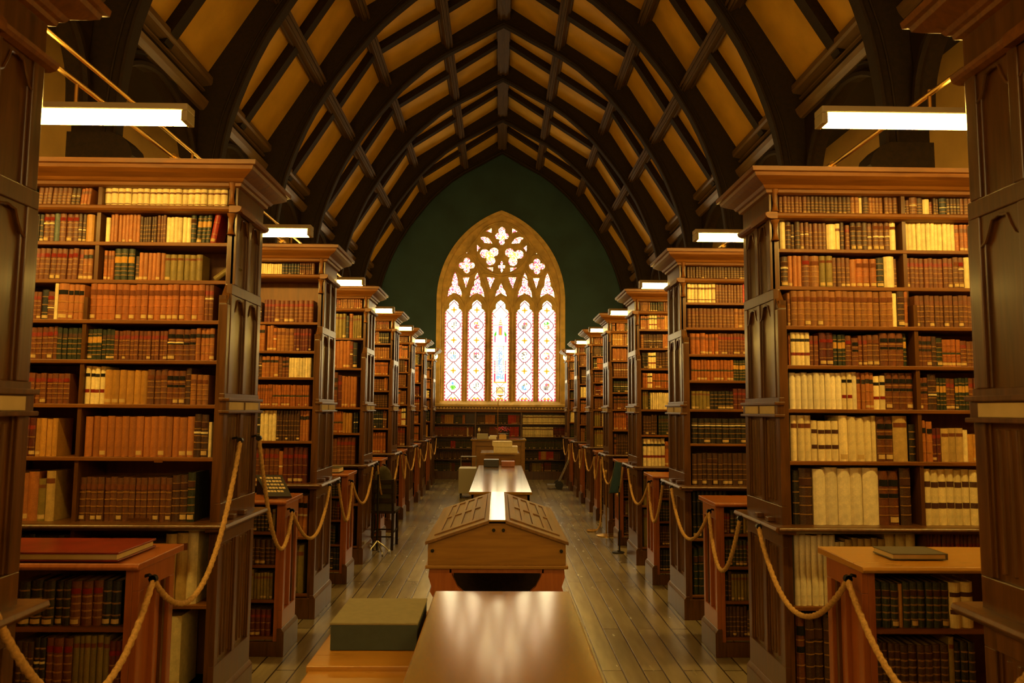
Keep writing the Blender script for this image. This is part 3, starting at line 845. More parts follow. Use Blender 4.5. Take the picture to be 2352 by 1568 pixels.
px = 1 / 1069.0    # crop pixels of the front bookcases to metres
def R_(n, w, *a): return (n, w * px) + a
RIGHT1 = [
 ([R_(7, 25, 'A'), R_(11, 25.5, 'B'), R_(2, 26, 'D'), R_(1, 22, 'G', .9), R_(1, 38, 'B'), R_(4, 22, 'D', .95), R_(1, 8, '-'), R_(4, 27, 'A'), R_(1, 29, 'D', 1.03)],
  [R_(1, 22, 'B', .8, .45), R_(1, 22, 'A', .8), R_(1, 46, 'A', .95, .55), R_(1, 36, 'B', .9), R_(1, 42, 'G', .85), R_(1, 24, 'C', .75), R_(2, 18, 'B', .9), R_(1, 52, 'T', .9, .45), R_(4, 20, 'B', .9, .5), R_(3, 28, 'A')]),
 ([R_(1, 33, 'G', 1.02), R_(1, 36, 'B', 1.02), R_(1, 22, 'B', .85, .5), R_(1, 36, 'B', .93), R_(2, 28, 'A', .9, .55), R_(4, 27, 'A', .87), R_(1, 60, 'G', .85), R_(1, 32, 'O', .87), R_(1, 26, 'B', .95), R_(1, 6, '-'), R_(1, 28, 'C', .82), R_(1, 8, '-'), R_(3, 36, 'B', .95), R_(4, 36, 'A', 1.0, .45), R_(1, 38, 'O', 1.04)],
  [R_(12, 27.5, 'G', .95), R_(6, 26, 'E', .9)]),
 ([R_(1, 46, 'B', .95, .6), R_(3, 29, 'F', .97), R_(1, 52, 'C', .99), R_(1, 60, 'D', .98), R_(2, 41, 'L', 1.0), R_(4, 27, 'A', .92), R_(1, 40, 'F', .88), R_(3, 44, 'E', .9), R_(1, 48, 'J', .94), R_(1, 66, 'G', 1.07), R_(1, 20, 'A', .9)],
  [R_(10, 30, 'C', .93), R_(1, 34, 'A', 1), R_(1, 33, 'C', 1, .6), R_(1, 34, 'G', 1), R_(3, 30, 'E')]),
 ([R_(1, 20, 'D', .9), R_(16, 39.5, 'D', .97), R_(1, 27, 'G', .93), R_(1, 42, 'B', 1.0), R_(1, 28, 'E', 1.05)],
  [R_(15, 29, 'A', .87)]),
 ([R_(1, 12, 'E', .9), R_(4, 28, 'H', .98), R_(2, 27, 'C', .88), R_(1, 5, '-'), R_(2, 42, 'K', 1.06), R_(3, 26, 'Gd', .92), R_(1, 36, 'C', .88), R_(1, 44, 'S', .82), R_(2, 25, 'C', .9), R_(2, 38, 'A', .93), R_(3, 48, 'S', .98), R_(1, 26, 'Gd', 1), R_(1, 38, 'J', 1, .5)],
  [R_(3, 30, 'S', .88), R_(1, 26, 'B', .88), R_(1, 40, 'I', .85), R_(4, 28, 'V', .8), R_(1, 36, 'C', .75), R_(6, 27, 'A', .75)]),
 ([R_(9, 35.5, 'R', .94), R_(2, 30, 'H', .97), R_(1, 30, 'R', 1.0), R_(4, 25.5, 'Y', .96), R_(2, 36, 'H', .88), R_(4, 44, 'S', .95)],
  [R_(2, 30, 'S', .85), R_(1, 57, 'B', .93, .4), R_(3, 19, 'Gd', .84), R_(2, 28, 'C', .82), R_(4, 22, 'Gd', .84), R_(5, 30, 'C', .84)]),
 ([R_(3, 40, 'O', 1.0), R_(4, 40, 'U', .87), R_(1, 54, 'G', 1.0), R_(3, 48, 'G', .95), R_(1, 30, 'G', 1), R_(2, 49, 'S', .96), R_(1, 88, 'Z', 1), R_(1, 10, '-'), R_(1, 40, 'J', .8)],
  [R_(2, 34, 'Y', .88), R_(2, 26, 'K', .72), R_(3, 46, 'Z', .72), R_(1, 28, 'G', .7), R_(4, 32, 'Mm', .6)]),
 ([R_(1, 40, 'J', .95), R_(1, 78, 'B', .98), R_(1, 72, 'R', .98), R_(3, 74, 'R', .99), R_(1, 88, 'R', 1.0), R_(2, 60, 'S', .95), R_(1, 6, '-'), R_(1, 68, 'B', 1.0), R_(1, 4, '-'), R_(1, 46, 'S', .85)],
  [R_(1, 50, 'U', .97), R_(6, 49, 'U', .97)]),
 ([R_(7, 36, 'R', .95), R_(2, 30, 'G', .85), R_(6, 40, 'Z', .9), R_(3, 60, 'G')], [R_(14, 26, 'C', 1)]),
 ([R_(1, 50, 'S', 1), R_(3, 52, 'B', .95), R_(2, 80, 'B', .92, .6), R_(6, 40, 'B')], [R_(10, 40, 'B', 1)]),
]
# each left row: bay beyond the divider (outer), then main bay, both listed left to right
LEFT1 = [
 ([R_(19, 39.5, 'Q', .95), R_(1, 42, 'Z', .98)], [R_(7, 28, 'A', .95, None, 4), R_(2, 26, 'B', .95, .55, 4), R_(3, 22, 'E', .9, None, 5)]),
 ([R_(1, 20, '-'), R_(1, 26, 'G', .8), R_(8, 23, 'F', .93), R_(6, 17.5, 'B', .85), R_(3, 19, 'A', .9), R_(6, 25, 'G', .85), R_(1, 36, 'I', 1), R_(3, 29, 'Gd', .97, None, 3), R_(1, 38, 'N', .98, None, 9), R_(1, 42, '-'), R_(1, 20, 'G', .85)],
  [R_(2, 24, 'J', .9), R_(2, 34, 'C', 1.0, .6), R_(1, 35, 'X', .95), R_(3, 38, 'C', .95), R_(2, 22, 'B', .95, .4), R_(1, 48, 'Mm', .9)]),
 ([R_(1, 20, '-'), R_(3, 20, 'E', .9), R_(3, 40, 'Gd', .98), R_(1, 6, '-'), R_(1, 26, 'B', .75), R_(6, 26, 'F', .85), R_(6, 37, 'L', .8), R_(1, 60, '-'), R_(1, 34, 'L', .75, None, 52)],
  [R_(9, 33, 'C', .95, None, 2), R_(2, 30, 'Y', .95)]),
 ([R_(18, 38, 'E', .97), R_(2, 26, 'C', .96, .6), R_(1, 28, 'S', .85), R_(1, 28, 'B', .8, .5)],
  [R_(5, 25, 'C', .75), R_(1, 38, 'T', .8), R_(1, 38, 'C', .75, .4), R_(1, 20, 'G', 1), R_(1, 60, 'Y', .98), R_(3, 30, 'Y', .95)]),
 ([R_(3, 28, 'Gd', .88), R_(3, 26, 'I', .88), R_(13, 24, 'C', .84), R_(2, 48, 'S', .9, .55), R_(2, 38, 'S', .9), R_(5, 28, 'Y', .93)],
  [R_(6, 35, 'C', .93), R_(1, 22, 'C', .95), R_(5, 29, 'I', .92)]),
 ([R_(4, 27, 'H', .97), R_(6, 42, 'Mm', .88), R_(3, 38, 'A', .9), R_(3, 37, 'S', .87), R_(1, 32, 'B', .94), R_(4, 34, 'D', .78), R_(2, 30, 'A', .78)],
  [R_(1, 16, 'A', .8), R_(1, 30, 'E', .82), R_(8, 34, 'C', .78)]),
 ([R_(1, 16, '-'), R_(15, 43, 'F', .86), R_(2, 42, 'B', .92, .55), R_(1, 18, 'G', .75)],
  [R_(4, 34, 'K', .82), R_(4, 33, 'Mm', .8)]),
 ([R_(15, 36, 'A', .75), R_(2, 46, 'B', .8), R_(1, 46, 'I', .85)],
  [R_(3, 58, 'F', .83), R_(1, 44, 'L', .72), R_(1, 54, 'Z', .85)]),
 ([R_(6, 60, 'B', .8), R_(2, 80, 'L', .8), R_(2, 62, 'Z', .94), R_(2, 66, 'G', .97)], [R_(12, 34, 'T', .9)]),
 ([R_(6, 60, 'B', .8), R_(1, 72, 'Mm', .95), R_(1, 118, 'O', .95), R_(1, 90, 'G', .95)], [R_(12, 34, 'J', .9)]),
]
random.seed(11)
def stack_books(side, k, rows):
    rng = random.Random(100 * k + (7 if side > 0 else 3))
    casen = ('%s %s bookcase' % ({1: 'front', 2: 'second'}.get(k, ORD[k] if k < 9 else ''), 'left' if side < 0 else 'right'))
    top = CEILZ
    xin = 1.615; xdiv = 2.335
    xout = min(4.3, XF * ycase(k) / (ycase(k - 1) + .44) + .30) if k > 1 else 2.98
    if k == 0: xout = 3.0
    for ri, z in enumerate(rows):
        clear = top - z - .024; top = z
        hb = clear * .93
        y = ycase(k) + yfront(z) + .028 - (.125 if k == 0 else 0)
        rown = ORD[ri + 1]
        if k == 1:
            main, outer = (RIGHT1 if side > 0 else LEFT1)[ri]
            hb = clear * .97
        else:
            g = random.Random(k * 31 + ri * 5 + (side > 0))
            main = gen_runs(g, .8, hb, 1 if ri > 7 else 0); outer = gen_runs(g, .8, hb, 1 if ri > 7 else 0)
            if k == 2 and side > 0:
                sp = {0: [(30, .026, 'B', .95)], 1: [(8, .031, 'Q', .95), (9, .027, 'A', .93), (1, .016, 'N', 1), (9, .027, 'A')], 2: [(12, .034, 'A', .93), (9, .036, 'D', .93)],
                      3: [(3, .042, 'E', .9), (4, .028, 'E', .87), (16, .027, 'C', .9)], 4: [(13, .0275, 'V', .95), (9, .026, 'Gd', .95)], 5: [(5, .033, 'L', .75), (6, .034, 'J', .75), (9, .036, 'K', .85)],
                      6: [(14, .052, 'J', .85, .7)], 7: [(16, .043, 'B', .88)]}
                main = sp.get(ri, main)
            if k == 2 and side < 0 and ri == 1: hb *= .55
        if side > 0:
            fill_row(rng, xin, xdiv - .012, y, z, main, hb, .23, (rown, '', casen), clear)
            if xout > xdiv + .05: fill_row(rng, xdiv + .012, xout, y, z, outer, hb, .23, (rown, 'outer bay', casen), clear)
        else:
            x0 = -xdiv + .012
            if k > 1: x0 = -min(xdiv - .012, xout)
            fill_row(rng, x0, -xin, y, z, main, hb, .23, (rown, '', casen), clear)
            if k == 1: fill_row(rng, -2.71, -xdiv - .012, y, z, outer, hb, .23, (rown, 'outer bay', casen), clear)
            if k == 1: fill_row(rng, -3.0, -2.715, y, z, gen_runs(rng, .3, hb), hb, .23, (rown, 'far bay', casen), clear)
            if k > 1 and xout > xdiv + .05: fill_row(rng, -xout, -xdiv - .012, y, z, outer, hb, .23, (rown, 'outer bay', casen), clear)

# ---------------------------------------------------------------- tall bookcases
def trefoil_head(b, s, x, y0, y1, z1, h):
    """carved pointed head filling the top of a narrow panel in the x plane"""
    n = 10; yc = (y0 + y1) / 2; hw = (y1 - y0) / 2
    arc = []; top = []
    for i in range(n + 1):
        t = i / n; yy = y0 + (y1 - y0) * t
        u = abs(t - .5) * 2
        zz = z1 - h * (u ** 1.7) - .015 + (.018 * sin(u * pi * 2) if .2 < u < .9 else 0)
        arc.append((yy, zz)); top.append((yy, z1))
    b.strip(arc, top, s * x, s * (x + .012), 0)
    b.tube([(s * (x - .002), p[0], p[1]) for p in arc], .005, 5)
def rails(b, s, x0, x1, y, yy, z0, z1): b.box(s * x0, s * x1, y, yy, z0, z1)
def tall_case(side, k, rows):
    s = side; y0 = ycase(k); sd = 'left' if s < 0 else 'right'
    if k == 0: y0 -= .125
    lab = {0: 'dark oak bookcase end cropped by the %s edge of the frame' % sd, 1: 'tall oak bookcase full of old books, nearest complete one on the %s' % sd}.get(
        k, 'tall oak bookcase packed with old books, %s along the %s side' % (ORD[k], sd))
    t = thing('bookcase', (s * 3.0, y0 + .2, 0), lab, 'bookcase', 'tall bookcases along the aisle')
    UF, UB, LF, LB = y0 - .055, y0 + .415, y0 - .145, y0 + .45    # upper front/back, lower front/back
    XO = 4.40
    # end panel slab
    b = MB()
    b.box(s * (XF + .02), s * (XF + .06), UF + .02, UB - .02, 2.35, 3.0)
    b.box(s * (XF + .02), s * (XF + .06), LF + .02, LB - .02, 0, 2.35)
    ep = b.build('end_panel', M['case'], t)
    b = MB()
    for (z0, z1, f, bk) in ((2.42, 2.84, UF, UB), (1.80, 2.36, LF + .05, LB - .02), (1.20, 1.69, LF, LB), (.34, .98, LF, LB)):
        wd_ = .055
        for (a, c) in ((f, f + wd_), (bk - wd_, bk), ((f + bk) / 2 - .022, (f + bk) / 2 + .022)): b.box(s * XF, s * (XF + .03), a, c, z0, z1)
        for a in (f + wd_, (f + bk) / 2 - .022 - .012, (f + bk) / 2 + .022, bk - wd_ - .012): b.box(s * (XF + .010), s * (XF + .03), a, a + .012, z0, z1)
    for (z0, z1, f, bk) in ((2.84, 3.0, UF, UB), (2.36, 2.42, LF + .05, LB - .02), (1.77, 1.80, LF, LB), (.98, 1.20, LF, LB), (.18, .34, LF, LB)):
        b.box(s * XF, s * (XF + .03), f, bk, z0, z1)
    # fluting inside lower panels
    for (z0, z1) in ((1.22, 1.67), (.36, .96)):
        mid = (LF + LB) / 2
        for (a, c) in ((LF + .07, mid - .035), (mid + .035, LB - .07)):
            for i in range(4):
                yy = a + (c - a) * (i + .5) / 4
                b.tube([(s * (XF + .022), yy, z0), (s * (XF + .022), yy, z1)], .012, 6)
    b.build('panel_frame', M['case'], t, bevel=.003 if k <= 3 else 0)
    for f, bk, z1 in ((LF + .05, LB - .02, 2.36), (UF, UB, 2.84)):
        mid = (f + bk) / 2
        for ya_, yb_ in ((f + .055, mid - .022), (mid + .022, bk - .055)):
            b = MB(); trefoil_head(b, s, XF + .008, ya_, yb_, z1, .085); b.build('tracery', M['case'], ep, smooth=True)
    # label holder rail
    b = MB(); b.box(s * (XF - .03), s * (XF + .03), LF - .01, LB + .0, 1.69, 1.705); b.box(s * (XF - .03), s * (XF + .03), LF - .01, LB, 1.758, 1.775)
    b.box(s * (XF - .012), s * (XF + .03), LF, LB, 1.70, 1.76)
    b.build('label_rail', M['case'], t, bevel=.003)
    b = MB()
    for i in range(2):
        a = LF + .04 + i * .27; b.box(s * (XF - .016), s * (XF - .011), a, a + .235, 1.708, 1.752)
    cd = b.build('shelf_card', M['carddark'], t)
    # front corner post (aisle side) and outer post, with turned bracket heads
    b = MB()
    b.box(s * (XF + .004), s * (XF + .055), LF + .003, LF + .05, 0, 2.30)
    b.prism([(LF, 2.30), (UF, 2.42), (UF, 2.98), (UF + .05, 2.98), (UF + .05, 2.30)], s * (XF + .01), s * (XF + .055), 0)
    b.box(s * (XF + .005), s * (XF + .055), LB - .05, LB - .003, 0, 2.348)
    b.build('corner_post', M['case'], t, bevel=.004 if k <= 3 else 0)
    b = MB()
    for zc, hh in ((2.945, .13), (2.77, .12)):
        prof = [(.024, zc - hh / 2), (.016, zc - hh * .38), (.010, zc - .01), (.016, zc + hh * .3), (.024, zc + hh / 2 - .01), (.026, zc + hh / 2)]
        b.lathe(prof, s * (XF + .032), UF - .006, 10)
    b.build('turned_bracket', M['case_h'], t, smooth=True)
    # back board down the middle
    b = MB(); b.box(s * (XF + .05), s * XO, y0 + .17, y0 + .195, 0, 3.0)
    b.build('back_board', M['back'], t)
    # dividers
    for xd in (2.335, 3.05, 3.75):
        if k > 1 and xd > 3.1: continue
        b = MB()
        b.box(s * (xd - .011), s * (xd + .011), LF + .012, y0 + .17, 0, 2.33); b.box(s * (xd - .011), s * (xd + .011), UF + .008, y0 + .17, 2.33, 3.0)
        b.build('divider', M['case'], t)
    # shelves
    for i, z in enumerate(rows):
        fr = y0 + yfront(z) + .004
        if abs(z - 1.098) < .02 or abs(z - 2.875) < .02: continue
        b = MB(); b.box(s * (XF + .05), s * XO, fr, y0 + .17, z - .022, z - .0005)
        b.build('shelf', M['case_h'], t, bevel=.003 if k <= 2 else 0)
    # second cornice at 2.85
    b = MB()
    pr = [(0, 2.835), (-.02, 2.842), (-.028, 2.853), (-.030, 2.866), (-.018, 2.874), (0, 2.8745)]
    b.prism([(UF + p, z) for p, z in pr] + [(y0 + .17, 2.8745), (y0 + .17, 2.835)], s * (XF - .03), s * XO, 0)
    b.prism([(s * (XF + p), z) for p, z in pr] + [(s * (XF + .04), 2.8745), (s * (XF + .04), 2.835)], UF - .03, UB + .03, 1)
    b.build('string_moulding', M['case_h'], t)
    # big cornice
    b = MB()
    pr = [(0, 2.985), (-.018, 2.992), (-.022, 3.008), (-.035, 3.014), (-.045, 3.030), (-.085, 3.050), (-.110, 3.066), (-.116, 3.084), (-.132, 3.088), (-.136, 3.112), (-.10, 3.122), (-.06, 3.135)]
    frl = [(UF + p, z) for p, z in pr]
    b.prism(frl + [(UF + .05, 3.135), (UF + .05, 2.985)], s * (XF - .0), s * XO, 0)
    bkl = [(UB - p, z) for p, z in pr]
    b.prism(bkl + [(UB - .05, 3.135), (UB - .05, 2.985)], s * (XF - .0), s * XO, 0)
    # mitred return on the aisle end
    st = len(b.v); n = len(pr)
    for (p, z) in pr:
        b.v.append((s * (XF + p), UF + p, z)); b.v.append((s * (XF + p), UB - p, z)); b.v.append((s * XF, UF + p, z)); b.v.append((s * XF, UB - p, z))
    for i in range(n - 1):
        a, c = st + 4 * i, st + 4 * (i + 1)
        b.face((a, a + 1, c + 1, c)); b.face((a, c, c + 2, a + 2)); b.face((a + 1, a + 3, c + 3, c + 1))
    a = st + 4 * (n - 1); b.face((a, a + 1, a + 3, a + 2)); a = st; b.face((a, a + 2, a + 3, a + 1))
    b.box(s * (XF - .05), s * XO, UF + .0, UB, 3.10, 3.134)
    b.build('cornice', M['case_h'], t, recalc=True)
    # desk ledge
    b = MB()
    lf = LF - .07
    pts = [(lf, 1.078), (lf - .012, 1.088), (lf - .006, 1.100), (lf + .02, 1.105), (y0 + .17, 1.105), (y0 + .17, 1.070), (lf + .03, 1.066)]
    b.prism([(p, z - .007) for p, z in pts], s * (XF - .045), s * XO, 0)
    b.prism([(s * (XF - .045), 1.06), (s * (XF - .065), 1.078), (s * (XF - .058), 1.095), (s * (XF - .03), 1.099), (s * (XF + .05), 1.099), (s * (XF + .05), 1.055)], lf, LB + .07, 1)
    for yy in (LF + .12, LF + .30):
        b.box(s * (XF - .035), s * XF, yy, yy + .05, 1.10, 1.125)
    b.build('ledge', M['case'], t, bevel=.003)
    # plinth
    b = MB()
    b.box(s * (XF + .03), s * XO, LF - .012, LF + .02, 0, .165)
    b.box(s * (XF - .018), s * (XF + .03), LF - .012, LB + .012, 0, .165)
    b.prism([(s * (XF - .018), .165), (s * XF, .19), (s * (XF + .03), .19), (s * (XF + .03), .165)], LF - .012, LB + .012, 1)
    b.box(s * (XF + .02), s * XO, LF + .02, y0 + .17, .165, .1995)
    b.build('plinth', M['case'], t, bevel=.003)
    return t
ROWSETS = {}
for k in range(0, NK + 1):
    for side in (-1, 1):
        rows = list(ROWS)
        if k == 2 and side < 0: rows = [2.875, 2.46, 2.205, 1.982, 1.737, 1.448, 1.098, .66, .20]
        if k == 3 and side < 0: rows = [2.875, 2.53, 2.18, 1.737, 1.448, 1.098, .66, .20]
        if k == 5 and side < 0: rows = [2.875, 2.60, 2.36, 2.10, 1.80, 1.448, 1.098, .66, .2]
        if k == 6: rows = [2.875, 2.62, 2.25, 1.98, 1.7, 1.44, 1.098, .66, .2]
        tall_case(side, k, rows)
        stack_books(side, k, rows)

# ---------------------------------------------------------------- low bookcases between the stalls
LOWR = {0: [.80, .54, .28, .10], 1: [.85, .62, .38, .13]}
def low_case(side, k):
    s = side; y0 = ycase(k) + 1.112 + (.02 if k == 0 else 0); y1 = y0 + .347; sd = 'left' if s < 0 else 'right'; xo = 2.95
    lab = {0: 'low oak bookcase with desk top at the bottom %s of the picture' % sd}.get(k, 'low oak bookcase between tall stacks, %s along the %s side' % (ORD[k + 1], sd))
    t = thing('low_bookcase', (s * 2.2, y0 + .17, 0), lab, 'low bookcase', 'low bookcases between the tall ones')
    m1 = M['redwood']
    b = MB(); b.box(s * (XF + .015), s * (XF + .045), y0 + .01, y1 - .01, 0, 1.044); b.build('side_panel', m1, t)
    b = MB(); b.box(s * xo, s * (xo + .03), y0, y1, 0, 1.044)
    b.build('side_panel', m1, t)
    b = MB(); w = .045; mid = (y0 + y1) / 2
    for a, c in ((y0, y0 + w), (y1 - w, y1), (mid - .015, mid + .015)): b.box(s * (XF - .01), s * (XF + .02), a, c, .31, .95)
    b.box(s * (XF - .01), s * (XF + .02), y0, y1, .16, .31); b.box(s * (XF - .01), s * (XF + .02), y0, y1, .95, 1.044)
    b.box(s * (XF + .02), s * (XF + .05), y0 + .001, y0 + .02, 0.01, 1.043)
    b.build('panel_frame', m1, t, bevel=.003)
    b = MB(); b.box(s * (XF - .03), s * (XF + .02), y0 - .015, y1 + .015, 0, .165)
    b.prism([(s * (XF - .03), .165), (s * (XF - .012), .19), (s * (XF + .02), .19), (s * (XF + .02), .165)], y0 - .015, y1 + .015, 1)
    b.box(s * (XF), s * xo, y0 - .008, y0 + .02, 0, .10)
    b.build('plinth', M['case'], t, bevel=.003)
    b = MB()
    b.prism([(y0 - .055, 1.046), (y0 - .065, 1.058), (y0 - .055, 1.074), (y1 + .05, 1.078), (y1 + .05, 1.046)], s * (XF - .03), s * (xo + .03), 0)
    b.build('desk_top', M['desk'] if k == 0 and s > 0 else m1, t, bevel=.004)
    b = MB(); b.box(s * XF, s * xo, y0 + .26, y0 + .28, .1, 1.044); b.build('back_board', M['case'], t)
    rows = LOWR[0] if k == 0 else LOWR[1]
    for z in rows:
        b = MB(); b.box(s * (XF + .045), s * xo, y0 + .012, y0 + .26, z - .02, z - .0005); b.build('shelf', M['case_h'], t)
    # books
    rng = random.Random(k * 17 + (5 if s > 0 else 0)); top = 1.046
    for ri, z in enumerate(rows):
        clear = top - z - .024; top = z
        if clear < .1: continue
        xlim = {0: 2.05}.get(k, 2.0)
        casen = '%s %s low case' % ('nearest' if k == 0 else ORD[k + 1], sd)
        runs = gen_runs(rng, .6, clear * .92, 1)
        if k == 0 and s > 0 and ri == 0: runs = [(3, .035, 'I', .92), (1, .022, 'Mm', .9), (6, .034, 'I', .93), (4, .054, 'U', .95), (3, .04, 'O', .92)]
        if k == 0 and s < 0 and ri == 0: runs = [(3, .05, 'J', .9), (2, .035, 'J', .9), (1, .045, 'C', .9), (2, .045, 'C', .9), (4, .04, 'T', .9), (1, .03, 'R', .95), (1, .02, 'J', .9)]
        if s > 0: fill_row(rng, XF + .06, xlim, y0 + .03, z, runs, clear * .92, .2, (ORD[ri + 1], '', casen), clear)
        else: fill_row(rng, -xlim, -XF - .055, y0 + .03, z, runs, clear * .92, .2, (ORD[ri + 1], '', casen), clear)
    return t
for k in range(0, NK):
    for side in (-1, 1): low_case(side, k)

# ---------------------------------------------------------------- end bookcase under the window
t = thing('end_bookcase', (0, 19.2, 0), 'wide dark bookcase below the stained-glass window with red and gold volumes', 'bookcase')
EY = 19.0; er = [1.37, 1.055, .76, .49, .20]
b = MB(); b.box(-2.6, 2.6, EY + .30, EY + .33, 0, 1.74); b.build('back_board', M['case'], t)
b = MB(); b.box(-2.6, 2.6, EY - .03, EY + .40, 1.66, 1.70); b.box(-2.6, 2.6, EY, EY + .40, 1.70, 1.74); b.build('top_board', M['case_h'], t)
b = MB(); b.box(-2.6, 2.6, EY - .01, EY + .33, 0, .178); b.build('plinth', M['case'], t)
for xd in (-2.6, -1.72, -.61, .53, 1.72, 2.6):
    b = MB(); b.box(xd - .02, xd + .02, EY, EY + .30, .178, 1.66); b.build('divider', M['case'], t)
for z in er:
    b = MB(); b.box(-2.6, 2.6, EY + .004, EY + .30, z - .022, z - .0005); b.build('shelf', M['case'], t)
b = MB(); b.box(-2.6, 2.6, EY - .012, EY + .012, 1.701, 1.80); b.build('fascia', M['case'], t)
b = MB()
x = -2.5
while x < 2.5:
    for dx, dz in ((0, .03), (-.018, .008), (.018, .008)):
        b.lathe([(.016, 0), (.016, .001)], 0, 0, 3) if False else None
        b.tube([(x + dx, EY - .03, 1.735 + dz), (x + dx, EY - .01, 1.735 + dz)], .015, 7)
    x += .079
b.build('trefoil_cresting', M['stone'], t)
top = 1.66
rng = random.Random(5)
for ri, z in enumerate(er):
    clear = top - z - .024; top = z; hb = clear * .82
    secs = [(-1.70, -.64), (-.58, .50), (.56, 1.70)]
    for ci, (a, c) in enumerate(secs):
        if ri == 0: runs = [[(6, .036, 'I'), (3, .036, 'C'), (9, .024, 'Mm'), (1, .05, '-'), (5, .035, 'I', .9), (2, .03, 'F')], [(8, .026, 'B'), (9, .028, 'F'), (1, .02, '-'), (10, .03, 'J'), (7, .029, 'N'), (3, .03, 'C')], [(38, .029, 'Q')]][ci]
        elif ri == 1: runs = [[(24, .036, 'C', 1.0), (1, .03, 'G', .9), (6, .034, 'C')], [(12, .026, 'B'), (9, .03, 'C'), (8, .03, 'J'), (7, .033, 'N')], [(28, .028, 'Q'), (9, .035, 'K')]][ci]
        elif ri == 2: runs = [[(14, .034, 'J', .8), (3, .04, 'N', .8), (12, .034, 'I', .9)], gen_runs(rng, 1.1, hb), [(30, .034, 'I', .95)]][ci]
        elif ri == 3: runs = [[(30, .04, 'B', .9)], gen_runs(rng, 1.1, hb, 1), [(12, .034, 'J'), (2, .03, 'N'), (4, .034, 'Mm'), (6, .03, 'N'), (5, .036, 'B')]][ci]
        else: runs = gen_runs(rng, 1.2, hb, 1)
        fill_row(rng, a, c, EY + .03, z, runs, hb, .2, (ORD[ri + 1], '', 'end bookcase'), clear)

# ---------------------------------------------------------------- make the books
def area_px(k):
    u, v = proj((k.x, k.y, k.z + k.h / 2))
    if u < (105 if k.z > .9 else 75) or u > (2222 if k.z > .9 else 2245) or v < 0 or v > 1560: return 0
    a = k.w * k.h * (F_PX / k.y) ** 2
    if 'low' not in k.case and k.z < 1.0 and abs(k.x) > 1.85: a = 0   # behind the low cases
    return a
order = sorted(BOOKS, key=area_px, reverse=True)
top300 = set(id(k) for k in order[:300])
cnt = {}
BOOKS_SORT = sorted(BOOKS, key=lambda k: (k.case, k.row, k.bay, k.x))
rest = MB()
def sizeword(k):
    return 'slim' if k.w < .026 else ('thick' if k.w > .05 else '')
for k in BOOKS_SORT:
    key = (k.case, k.row, k.bay); cnt[key] = cnt.get(key, 0) + 1
    if id(k) in top300:
        cov, lab, mark, slip, pages = book_geo(k, True)
        o = cov.build('book', M['book'], None, (k.x, k.y, k.z), recalc=True, col=True)
        name, nb, labs, mk, gold = STY[k.sty]
        desc = ' '.join(q for q in (sizeword(k), 'ribbed' if nb >= 4 else '', name) if q)
        lb = '%s book, %s from left, %s shelf from top%s, %s' % (desc, ordn(cnt[key]), k.row, (', ' + k.bay) if k.bay else '', k.case)
        if len(lb.replace(',', ' ').split()) > 16: lb = lb.replace(' from top', ' down')
        if len(lb.replace(',', ' ').split()) > 16: lb = lb.replace('ribbed ', '')
        tag(o, lb, 'book', 'books on the %s shelf%s of the %s' % (k.row, (', ' + k.bay) if k.bay else '', k.case))
        WLOC[o.name] = Vector((k.x, k.y, k.z))
        pages.build('page_block', M['paper'], o, recalc=True, col=True)
        for l_ in lab:
            q = l_.build('title_label', M['paper'], o, recalc=False, col=True)
        if mark: mark.build('class_mark', M['paper'], o, recalc=False, col=True)
        if slip: slip.build('paper_slip', M['paper'], o, recalc=False, col=True)['label'] = 'white paper slip'
    else:
        cov, *_ = book_geo(k, False)
        b0 = len(rest.v); rest.v += cov.v
        rest.f += [tuple(i + b0 for i in f) for f in cov.f]; rest.c += cov.c
o = rest.build('books', M['book'], None, (0, 10, 0), recalc=False, col=True)
tag(o, 'rows of old leather and vellum books on the farther and lower shelves', 'books'); o['kind'] = 'stuff'

# shelf-edge name plates of the front left stall
for (xa, z, w) in ((-1.905, 1.420, .045), (-2.03, 1.105, .115)):
    b = MB(); b.box(xa, xa + w, ycase(1) - .153, ycase(1) - .147, z, z + .016)
    tag(b.build('shelf_plate', M['brass'], None, (xa, ycase(1) - .15, z)), 'small yellow shelf label plate under the %s shelf, front left bookcase' % ('seventh' if z > 1.3 else 'eighth'), 'label')

# ---------------------------------------------------------------- lamps
def lamp(side, k, outer=False):
    s = side; y = 3.35 + (k - 1) * 2.235; sd = 'left' if s < 0 else 'right'
    lab_o = 'added outer strip lamp to light the %s wall, %s gap' % (sd, ORD[k + 2])  # outer lamps are unseen additions that brighten the side walls
    t = thing('strip_lamp', (s * (2.05 if not outer else 3.5), y, 3.0), lab_o if outer else 'fluorescent strip lamp above the gap before the %s %s bookcase' % (ORD[k] if k > 0 else 'cropped', sd) if k > 0 else 'fluorescent strip lamp %s behind the camera on the %s' % ('just' if k == 0 else 'farther', sd),
              'lamp', 'fluorescent strip lamps')
    dz = .03 if (k == 1 and s > 0) else 0
    x0, x1 = (1.43, 2.68) if not outer else (2.86, 4.11)
    b = MB(); b.box(s * x0, s * x1, y - .045, y + .045, 3.045 + dz, 3.078 + dz); b.build('housing', M['lampcase'], t, bevel=.006)
    b = MB(); pr = [(y - .04, 3.044 + dz), (y - .04, 3.012 + dz), (y - .025, 2.996 + dz), (y + .025, 2.996 + dz), (y + .04, 3.012 + dz), (y + .04, 3.044 + dz)]
    b.prism(pr, s * (x0 + .03), s * (x1 - .03), 0); b.build('diffuser', M['tube'], t)
    for a in (x0, x1 - .03):
        b = MB(); b.box(s * a, s * (a + .028), y - .044, y + .044, 2.996 + dz, 3.045 + dz); b.build('end_cap', M['lampcase'], t, bevel=.004)
    b = MB()
    for xx in ((1.95,) if not outer else (3.5,)): b.tube([(s * xx, y, 3.077 + dz), (s * xx, y, 3.175 + dz)], .008, 6)
    b.build('hanger', M['brass'], t)
